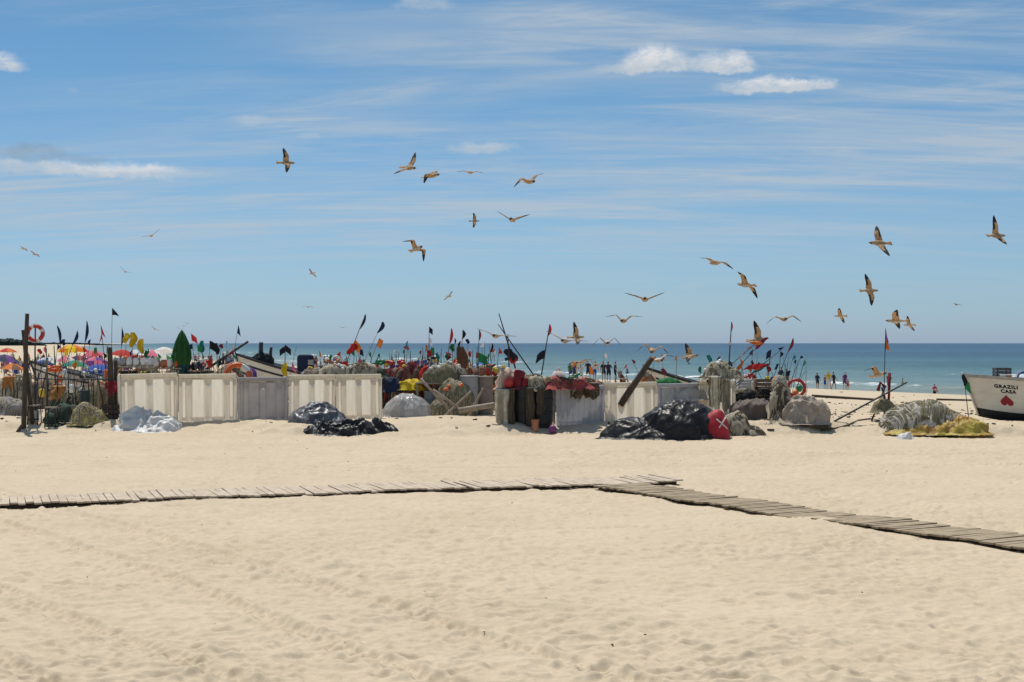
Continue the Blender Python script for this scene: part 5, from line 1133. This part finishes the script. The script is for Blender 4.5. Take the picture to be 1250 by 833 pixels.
# ================================================================ people
def skin(joints,edges,root=0):
    bm=bmesh.new(); lay=bm.verts.layers.skin.verify(); vv=[bm.verts.new(j[0]) for j in joints]
    for a,b in edges: bm.edges.new((vv[a],vv[b]))
    for v,j in zip(vv,joints): v[lay].radius=j[1] if isinstance(j[1],tuple) else (j[1],j[1])
    vv[root][lay].use_root=True
    me=bpy.data.meshes.new('figure_frame'); bm.to_mesh(me); bm.free(); ob=bpy.data.objects.new('figure_frame',me); COL.objects.link(ob)
    ob.modifiers.new('skin','SKIN').use_smooth_shade=True; s=ob.modifiers.new('sub','SUBSURF'); s.levels=1; s.render_levels=1
    dg=bpy.context.evaluated_depsgraph_get(); out=bpy.data.meshes.new_from_object(ob.evaluated_get(dg)); bpy.data.objects.remove(ob); bpy.data.meshes.remove(me); return out
def pose(kind,seed):
    r=random.Random(seed); g=lambda a:r.gauss(0,a)
    if kind=='sit':
        pel=Vector((0,0,.14)); ch=Vector((g(.02),.10,.58)); hipz=.12
        kn=[Vector((sx*.13,-.38,.42+g(.05))) for sx in(-1,1)]; an=[Vector((sx*.14,-.62+g(.05),.06)) for sx in(-1,1)]
        el=[Vector((sx*.25,-.06,.40)) for sx in(-1,1)]; wr=[Vector((sx*.17,-.32,.40+g(.04))) for sx in(-1,1)]
    else:
        st={'stand':.05,'walk':.26,'arms':.06}[kind]; pel=Vector((0,0,.90)); ch=Vector((g(.02),g(.02),1.32))
        kn=[Vector((sx*.11,-sx*st*.6-.02,.48)) for sx in(-1,1)]; an=[Vector((sx*.12,-sx*st+.05*(kind=='walk'),.07)) for sx in(-1,1)]
        if kind=='arms': el=[Vector((sx*.30,-.12,1.12)) for sx in(-1,1)]; wr=[Vector((sx*.14,-.26,1.22+g(.05))) for sx in(-1,1)]
        else: el=[Vector((sx*.27,sx*st*.5+.02,1.10)) for sx in(-1,1)]; wr=[Vector((sx*.27,sx*st*.8-.08,.86)) for sx in(-1,1)]
    up=(ch-pel).normalized(); nk=ch+up*.16; hd=nk+Vector((0,-.02,.11)); ht=hd+Vector((0,0,.11)); wa=pel.lerp(ch,.5)
    J=[(pel,(.135,.10)),(wa,(.115,.085)),(ch,(.15,.105)),(nk,.05),(hd,(.078,.088)),(ht,(.055,.065))]; E=[(0,1),(1,2),(2,3),(3,4),(4,5)]
    for i,sx in enumerate((-1,1)):
        b=len(J); hp=pel+Vector((sx*.10,0,-.05)); shd=ch+Vector((sx*.17,0,.04)); ft=an[i]+Vector((sx*.02,-.15,-.035)); hand=wr[i]+(wr[i]-el[i]).normalized()*.10
        J+=[(hp,.085),(kn[i],.055),(an[i],.038),(ft,(.04,.022)),(shd,.055),(el[i],.040),(wr[i],.027),(hand,(.035,.018))]
        E+=[(0,b),(b,b+1),(b+1,b+2),(b+2,b+3),(2,b+4),(b+4,b+5),(b+5,b+6),(b+6,b+7)]
    me=skin(J,E); me.name='body'; hz=hd.z
    def shell(f,off,name):
        bm=bmesh.new(); bm.from_mesh(me); bm.normal_update(); bmesh.ops.delete(bm,geom=[q for q in bm.faces if not f(q.calc_center_median())],context='FACES')
        bm.normal_update()
        for v in bm.verts: v.co+=v.normal*off
        m=bpy.data.meshes.new(name); bm.to_mesh(m); bm.free(); return m
    if kind=='sit':
        top=shell(lambda c:.24<c.z<.70 and abs(c.x)<.24 and c.y>-.1,.014,'top'); sho=shell(lambda c:c.z<.34 and c.y>-.22,.016,'shorts')
    else:
        top=shell(lambda c:.98<c.z<1.42 and abs(c.x)<.25,.014,'top'); sho=shell(lambda c:.58<c.z<1.0 and abs(c.x)<.23,.016,'shorts')
    def biggest(m):
        bm=bmesh.new(); bm.from_mesh(m); left=set(bm.verts); best=[]
        while left:
            st=[left.pop()]; isl=[]
            while st:
                v=st.pop(); isl.append(v)
                for q in v.link_edges:
                    o=q.other_vert(v)
                    if o in left: left.discard(o); st.append(o)
            if len(isl)>len(best): best=isl
        keep=set(best); bmesh.ops.delete(bm,geom=[v for v in bm.verts if v not in keep],context='VERTS'); bm.to_mesh(m); bm.free(); return m
    hair=shell(lambda c:c.z>hz+.02 and (c.y>hd.y-.02 or c.z>hz+.07),.018,'hair')
    return me,biggest(top),biggest(sho),biggest(hair)
BANK={k:[pose(k,s) for s in (1,2)] for k in ('stand','walk','arms','sit')}
SK=[mat('skin_%s'%k,c,tuple(q*.9 for q in c),rough=.55) for k,c in (('fair',(.60,.37,.26)),('tan',(.42,.23,.14)),('brown',(.25,.13,.08)))]
HR=[mat('hair_%s'%k,c,rough=.6) for k,c in (('dark',(.02,.015,.012)),('brown',(.09,.05,.03)),('blond',(.42,.30,.14)))]
def link_part(me,name,m,par):
    if not me.materials: me.materials.append(None)
    o=bpy.data.objects.new(name,me); COL.objects.link(o); o.parent=par; o.material_slots[0].link='OBJECT'; o.material_slots[0].material=m; return o
NP=[0]
CN={'red':'red','dred':'dark red','org':'orange','yel':'yellow','grn':'green','teal':'teal','blk':'black','navy':'navy','pnk':'pink','wht':'white','blu':'blue','pur':'purple','brn':'brown','lbl':'pale blue','olv':'olive'}
def person(px,Y,kind,top,sho,label,group,rz=None,sk=None,hr=0,scale=1.0,z=None):
    NP[0]+=1; r=random.Random(NP[0]); g=gat(px,Y) if z is None else Vector((WX(px,Y),Y,z))
    t=thing('person',label,'person',g,r.uniform(0,2*PI) if rz is None else rz,group); t.scale=(scale,)*3
    b,tp,sh_,ha=BANK[kind][NP[0]%2]
    link_part(b,'body',SK[r.randrange(3) if sk is None else sk],t)
    if top: link_part(tp,'top',CLR[top],t)
    link_part(sh_,'shorts',CLR[sho],t); link_part(ha,'hair',HR[hr],t); return t
SG='people at the water edge on the right'
person(953,132,'stand','navy','blk','person in dark clothes at the water, left of the dull red ring buoy',SG,.3,1,scale=1.12)
person(961,126,'walk','olv','blk','person in olive top and dark shorts, above the dull red ring buoy',SG,1.2,2)
person(998,136,'stand','navy','navy','person in navy standing at the water, leftmost of the group of four',SG,2.5,1,scale=.9)
person(1007,138,'arms','blk','blu','person in black with blue shorts, second in the group of four',SG,.8,0,scale=.8)
person(1012,133,'stand','yel','wht','person in a yellow top and white shorts in the group of four',SG,3.0,0,2)
person(1018,134,'walk','blk','blk','person all in black at the right of the group of four',SG,1.6,1)
person(1031,133,'stand','pur','pur','person in a purple dress standing alone at the water',SG,.4,0,1)
person(1035,134,'stand',None,'red','bare chested child in red shorts beside the purple dress',SG,.4,1,0,.62)
person(1085,128,'arms','brn','dred','person in brown with dark red shorts, seen right of the gear hung tripod',SG,2.2,1)
person(1141,140,'sit','pnk','navy','person in a pink top sitting at the water above the striped net mound',SG,.2,0,1)
DG='people in dark clothes beyond the whitish panel'
for i,(px,Y,k,tp,l) in enumerate(((737,120,'stand','blk','person in black beyond the whitish panel, leftmost of the dark trio'),(743,118,'arms','navy','person in navy in the middle of the dark trio beyond the whitish panel'),(751,116,'stand','blk','person in black with black shorts, right of the dark trio'),(759,104,'sit','brn','person in brown sitting right of the dark trio beyond the whitish panel'),(726,125,'walk','wht','person in a white top walking left of the dark trio'))):
    person(px,Y,k,tp,'blk' if i<4 else 'blu',l,DG,None,1)
# bathers in the water
for px,Y,l in ((756,215,'bather standing alone in the sea, above the dark trio'),(766,235,'bather in the sea, right of the lone one above the dark trio'),(1102,165,'bather in the shallows right of the purple and orange flag')):
    person(px,Y,'stand',None,'navy',l,'bathers in the sea',None,1,z=SEA_Z-.75)
# the crowd on the beach: told apart by the colour of the top and by where they are
rnd=random.Random(21); tops=['wht','red','navy','blu','pnk','org','blk','grn','yel','lbl','pur',None]
AREA=[((150,212),(128,215),48,'left of the green parasol'),((40,148),(95,210),46,'beyond the stick fence'),((226,300),(135,230),26,'by the striped boat'),((0,36),(95,210),22,'in the crowd left of the tallest post'),((384,480),(130,215),28,'beyond the right end of the cream row'),((485,600),(125,190),20,'beyond the middle net heaps'),((690,726),(105,150),5,'beyond the grey ribbed panel')]
for (p0,p1),(y0,y1),n,where in AREA:
    for k in range(n):
        tp=tops[(k*5+rnd.randrange(3))%len(tops)]; kd=rnd.choice(('stand','walk','arms','stand','sit')); sh_=rnd.choice(('blk','navy','blu','red','wht'))
        l=('person in a %s top %s %s'%(CN[tp],{'stand':'standing','walk':'walking','arms':'arms folded','sit':'sitting'}[kd],where)) if tp else ('shirtless person in %s shorts %s %s'%(CN[sh_],{'stand':'standing','walk':'walking','arms':'arms folded','sit':'sitting'}[kd],where))
        px=rnd.uniform(p0,p1); Y=rnd.uniform(y0,y1)
        if float(shore_dist(np.array([WX(px,Y)]),np.array([Y]))[0])<2: Y=y0
        person(px,Y,kd,tp,sh_,l,l.replace('person','people'),None,None,rnd.randrange(3),rnd.uniform(.85,1.05))

# ================================================================ gulls
gb_=mat('gull_brown_plumage',(.50,.38,.25),(.30,.20,.12),scale=14,rough=.8,trans=.18)
gw_=mat('gull_brown_wing',(.74,.54,.33),(.42,.28,.15),scale=18,rough=.8,trans=.55)
gt_=mat('gull_dark_wing_tip',(.055,.042,.035),(.03,.024,.02),scale=12,rough=.8,trans=.2)
gp_=mat('gull_pale_belly',(.62,.55,.45),(.45,.37,.28),scale=10,rough=.8,trans=.1)
gwp=mat('gull_pale_wing',(.62,.57,.50),(.45,.40,.34),scale=12,rough=.8,trans=.4)
gk_=mat('gull_bill',(.03,.025,.02),rough=.5)
def gull_mesh(a,sw=(.10,-.30),spread=1.0,legs=False):
    """one closed skin: body ring loft with both wings growing out of its sides"""
    RY=[(-.42,.085,.006),(-.31,.060,.010),(-.21,.036,.030),(-.12,.062,.056),(-.02,.080,.072),(.08,.080,.076),(.17,.064,.062),(.23,.050,.052),(.285,.050,.052),(.325,.040,.042),(.352,.016,.020),(.415,.003,.004)]
    n=12; V=[];Fc=[];Mi=[]
    def cz(y): return .03*max(0,(y-.1))*2
    for y,w,h in RY:
        w*=1.15; h*=1.15
        for k in range(n):
            t=2*PI*k/n; V.append(Vector((w*math.cos(t),y,h*math.sin(t)+cz(y))))
    # wing hole: rings 3..6, side faces around angle 0 (right) and PI (left)
    for i in range(len(RY)-1):
        for k in range(n):
            if 3<=i<6 and k in (n-1,0,5,6): continue
            z=math.sin(2*PI*(k+.5)/n)
            Fc.append((i*n+k,i*n+(k+1)%n,(i+1)*n+(k+1)%n,(i+1)*n+k)); Mi.append(4 if i>=9 else (1 if i<2 else (3 if z<-.2 and i<8 else 0)))
    Fc.append(tuple(range(n))[::-1]); Mi.append(1); e=(len(RY)-1)*n; Fc.append(tuple(e+k for k in range(n))); Mi.append(4)
    for side in (1,-1):
        up,dn,md=(1,n-1,0) if side==1 else (5,7,6)
        loop=[6*n+md,6*n+up,5*n+up,4*n+up,3*n+up,3*n+md,3*n+dn,4*n+dn,5*n+dn,6*n+dn]   # front, over the top, back, under
        ai,ao=(a[2],a[3]) if side==1 else (a[0],a[1])
        L1,L2=.27*spread,.42*spread; P=Vector((.075,.03,.02)); st=[]
        d1=Vector((math.cos(ai)*math.cos(sw[0]),math.sin(sw[0]),math.sin(ai)*math.cos(sw[0]))); d2=Vector((math.cos(ao)*math.cos(sw[1]),math.sin(sw[1]),math.sin(ao)*math.cos(sw[1])))
        W=P+d1*L1
        for f_,c_,th in ((.25,.26,.024),(.6,.25,.020),(.92,.235,.016)): st.append((P+d1*L1*f_,c_,th,ai,f_*.5))
        for f_,c_,th in ((.12,.225,.013),(.38,.190,.010),(.65,.140,.007),(.86,.085,.005),(1.0,.022,.003)): st.append((W+d2*L2*f_,c_,th,ai+(ao-ai)*min(1,f_*3),.5+.5*f_))
        prev=loop
        for (c,ch,th,an,s_) in st:
            nrm=Vector((-math.sin(an),0,math.cos(an))); o=len(V)
            for (u,v) in ((0,0),(.10,.8),(.35,1),(.65,.7),(.92,.25),(1,0),(.92,-.1),(.65,.0),(.35,-.3),(.10,-.5)):
                p=c+Vector((0,ch*(.38-u),0))+nrm*(th*v-.25*ch*(u-.4)**2*.6); V.append(Vector((p.x*side,p.y,p.z)))
            cur=list(range(o,o+10))
            for k in range(10):
                q=(prev[k],prev[(k+1)%10],cur[(k+1)%10],cur[k]); Fc.append(q if side==1 else q[::-1]); Mi.append(2 if s_>.82 or (s_>.3 and k in (3,4,5,6)) else 1)
            prev=cur
        Fc.append(tuple(prev) if side==1 else tuple(prev[::-1])); Mi.append(2)
    me=bpy.data.meshes.new('gull'); me.from_pydata([tuple(v) for v in V],[],Fc)
    me.polygons.foreach_set('material_index',Mi); me.polygons.foreach_set('use_smooth',[True]*len(Fc)); me.update()
    bm=bmesh.new(); bm.from_mesh(me); bmesh.ops.recalc_face_normals(bm,faces=bm.faces); bm.to_mesh(me); bm.free(); return me
def gull(label,px,py,Y,yaw,pitch,roll,a,pale=False,spread=1.0,sw=(.10,-.30),legs=False):
    me=gull_mesh([R(q) for q in a],(sw[0],sw[1]),spread)
    for m in ((gp_,gwp,gt_,gp_,gk_) if pale else (gb_,gw_,gt_,gp_,gk_)): me.materials.append(m)
    o=bpy.data.objects.new('gull',me); COL.objects.link(o); o.location=at(px,py,Y); o.scale=(1.06,)*3
    o.rotation_euler=(Euler((0,0,R(yaw))).to_matrix()@Euler((R(pitch),0,0)).to_matrix()@Euler((0,R(roll),0)).to_matrix()).to_euler()
    tag(o,label,'gull','gulls in flight over the fishing gear')
    if legs:
        for sx in (-1,1):
            l=MB(); l.tube([(sx*.035,-.06,-.05),(sx*.04,-.05,-.15),(sx*.04,-.07,-.27)],.011,5); l.tube([(sx*.04,-.07,-.27),(sx*.04,.0,-.285)],.012,4); l.build('leg',gk_,o)
    return o
# yaw 0 flies away, -90 to the right, 90 to the left, 180 towards the camera; wings (left inner, left outer, right inner, right outer)
GU=[
('dark gull banking on edge, highest and alone on the left',349,199,66,-70,0,50,(35,10,30,-10)),
('brown gull with one wing raised, highest of the upper middle group',498,205,56,-125,-8,30,(22,30,12,0)),
('paler brown gull gliding right, just right of the highest one',526,215,58,-115,5,22,(15,-20,35,-48)),
('thin distant gull seen edge on, between the two upper brown gulls',574,211,78,0,0,3,(12,-10,12,-12)),
('largest brown gull of the upper group, wings arched, on its right',646,222,52,-150,-5,12,(38,0,34,-42)),
('small brown gull banking, below the upper group',579,270,118,-90,0,60,(20,0,20,0)),
('gull with wings held in a wide shallow V, below the arched one',625,269,60,170,5,-6,(28,24,28,26)),
('brown gull with wings folded half down, low in the upper middle',508,304,56,-140,10,-35,(30,-55,35,-40)),
('dark small gull gliding over the left part of the beach',185,288,105,20,0,-22,(18,10,18,20)),
('faint distant gull, higher of the pair at the far left',29,304,170,-30,0,25,(15,-10,15,-10)),
('faint distant gull, lower of the pair at the far left',43,311,150,-30,0,20,(20,10,15,-15)),
('faint distant gull low above the yellow flags',153,332,145,10,0,12,(40,35,5,-10)),
('tiny dark gull diving, above the striped boat',381,334,170,60,-10,40,(20,-5,20,-5)),
('tiny gull with drooping wings, above the engine cover',376,375,165,0,0,5,(15,-25,15,-25)),
('small dark gull banking, midway between folded wing gull and crimson flag',548,362,150,-40,0,-38,(15,0,15,0)),
('large brown gull gliding with level wings, left of the pair at mid right',874,321,52,25,0,8,(18,-8,12,-28)),
('large brown gull banking, right of the pair at mid right',911,348,50,40,5,32,(35,-15,20,-30)),
('pale brown gull with one wing level and one raised, above the M shaped pair',787,366,52,175,5,-12,(36,34,10,4)),
('brown gull with arched wings just under the pale level winged one',761,392,54,165,0,-8,(48,2,38,-18)),
('brown gull with symmetrically arched wings over the dark red pennant',957,390,54,180,0,3,(22,-38,22,-38)),
('large pale brown gull banking steeply, high at the right',1074,297,50,100,0,-50,(20,5,20,-5)),
('dark gull with one wing straight up, highest at the far right',1216,288,54,-70,0,42,(45,50,10,15)),
('dark gull with one wing up, below the steeply banking one at right',1061,355,62,-80,0,48,(30,20,-10,-15)),
('small brown gull over the people at the water on the right',1026,386,92,60,0,45,(20,-20,30,-10)),
('brown gull left of a close pair, over the purple and orange flag',1094,392,58,70,0,25,(35,-5,25,-20)),
('small dark gull right of a close pair, over the purple and orange flag',1110,397,95,50,0,40,(30,0,20,0)),
('tiny dark gull alone between the close pair and the far right gull',1168,372,175,20,0,10,(15,-10,15,-10)),
('brown gull with one wing straight up over the red flag cluster',925,415,56,-100,5,40,(58,62,20,15)),
('brown gull with wings arched in an M, left of the landing gulls',741,419,56,180,0,0,(45,-48,45,-48),True),
('brown gull flapping above the leaning log, wings arched',796,428,50,170,-10,-14,(50,-35,40,-62)),
('pale gull coming in just under the one flapping above the leaning log',803,440,52,-160,0,15,(20,-25,15,-40),True),
('gull standing on the boat rail with one wing lifted and both legs down',841,436,62,-100,10,10,(62,55,15,-30),False,.9,(.1,-.3),True),
('brown gull low among the nets above the red bag',868,461,50,70,0,-25,(35,-10,30,-25)),
('long pale gull with wings stretched level, right of the square black flag',690,416,48,160,0,-14,(14,12,14,8),True,1.0),
('small brown gull with raised wing behind the long pale one',703,412,70,-80,0,35,(50,50,10,5)),
('long pale gull with wings stretched, crossing behind the crossed poles',605,410,48,170,0,-12,(12,8,12,4),True,.9),
('grey gull with arched wings low over the whitish panel',727,446,66,175,0,-10,(42,-50,42,-40)),
('grey gull with level wings low over the dark red net',708,443,70,150,0,8,(22,-8,20,-22)),
('gull with ochre wings beside the pole flying purple and orange',1072,458,52,-150,10,-30,(62,40,30,-50)),
('tiny faint gull right of the four flag pole',418,400,230,0,0,5,(15,5,15,5)),
('tiny gull left of the three over the green parasol',189,402,210,40,0,30,(15,5,15,5)),
('tiny gull just above the tip of the green parasol, lowest of three',219,401,300,0,0,10,(10,-5,10,-5)),
('tiny gull just above the green parasol, middle of three',224,398,300,0,0,-8,(10,-5,10,-5)),
('tiny gull just above the green parasol, highest of three',228,395,300,0,0,12,(10,-5,10,-5)),
]
for q in GU: gull(*q)
# ================================================================ small litter on the sand (nobody could count it)
lt=MB(); rnd=random.Random(9)
cl=[(rnd.uniform(.19,.335),rnd.uniform(51,74)) for _ in range(26)]
for k in range(300):
    q=cl[k%26] if k%5 else (rnd.uniform(.19,.335),rnd.uniform(51,74)); Y=q[1]+rnd.gauss(0,.35); x=q[0]*Y+rnd.gauss(0,.5); s=rnd.uniform(.012,.05); lt.box((x,Y,gz(x,Y)+s*.3),(s*rnd.uniform(1,5),s,s*rnd.uniform(.6,1.6)),(rnd.uniform(-.3,.3),rnd.uniform(-.3,.3),rnd.uniform(0,PI)),rnd.randrange(3))
for k in range(760):
    Y=rnd.choice((rnd.uniform(44,60),rnd.uniform(49,58),rnd.uniform(14,46))) if k%6 else rnd.uniform(60,90); x=rnd.uniform(-.42,.42)*Y; s=rnd.uniform(.012,.05)*(1.3 if Y>46 else .28); z=gz(x,Y)
    a=rnd.uniform(0,PI); lt.box((x,Y,z+s*.3),(s*rnd.uniform(1,4),s,s*.8),(rnd.uniform(-.2,.2),rnd.uniform(-.2,.2),a),rnd.randrange(3))
o=lt.build('beach_debris',[wood,mat('dry_weed',(.10,.075,.045),rough=.9),wood2]); tag(o,'scattered bits of wood and dry weed lying on the sand','debris',kind='stuff')
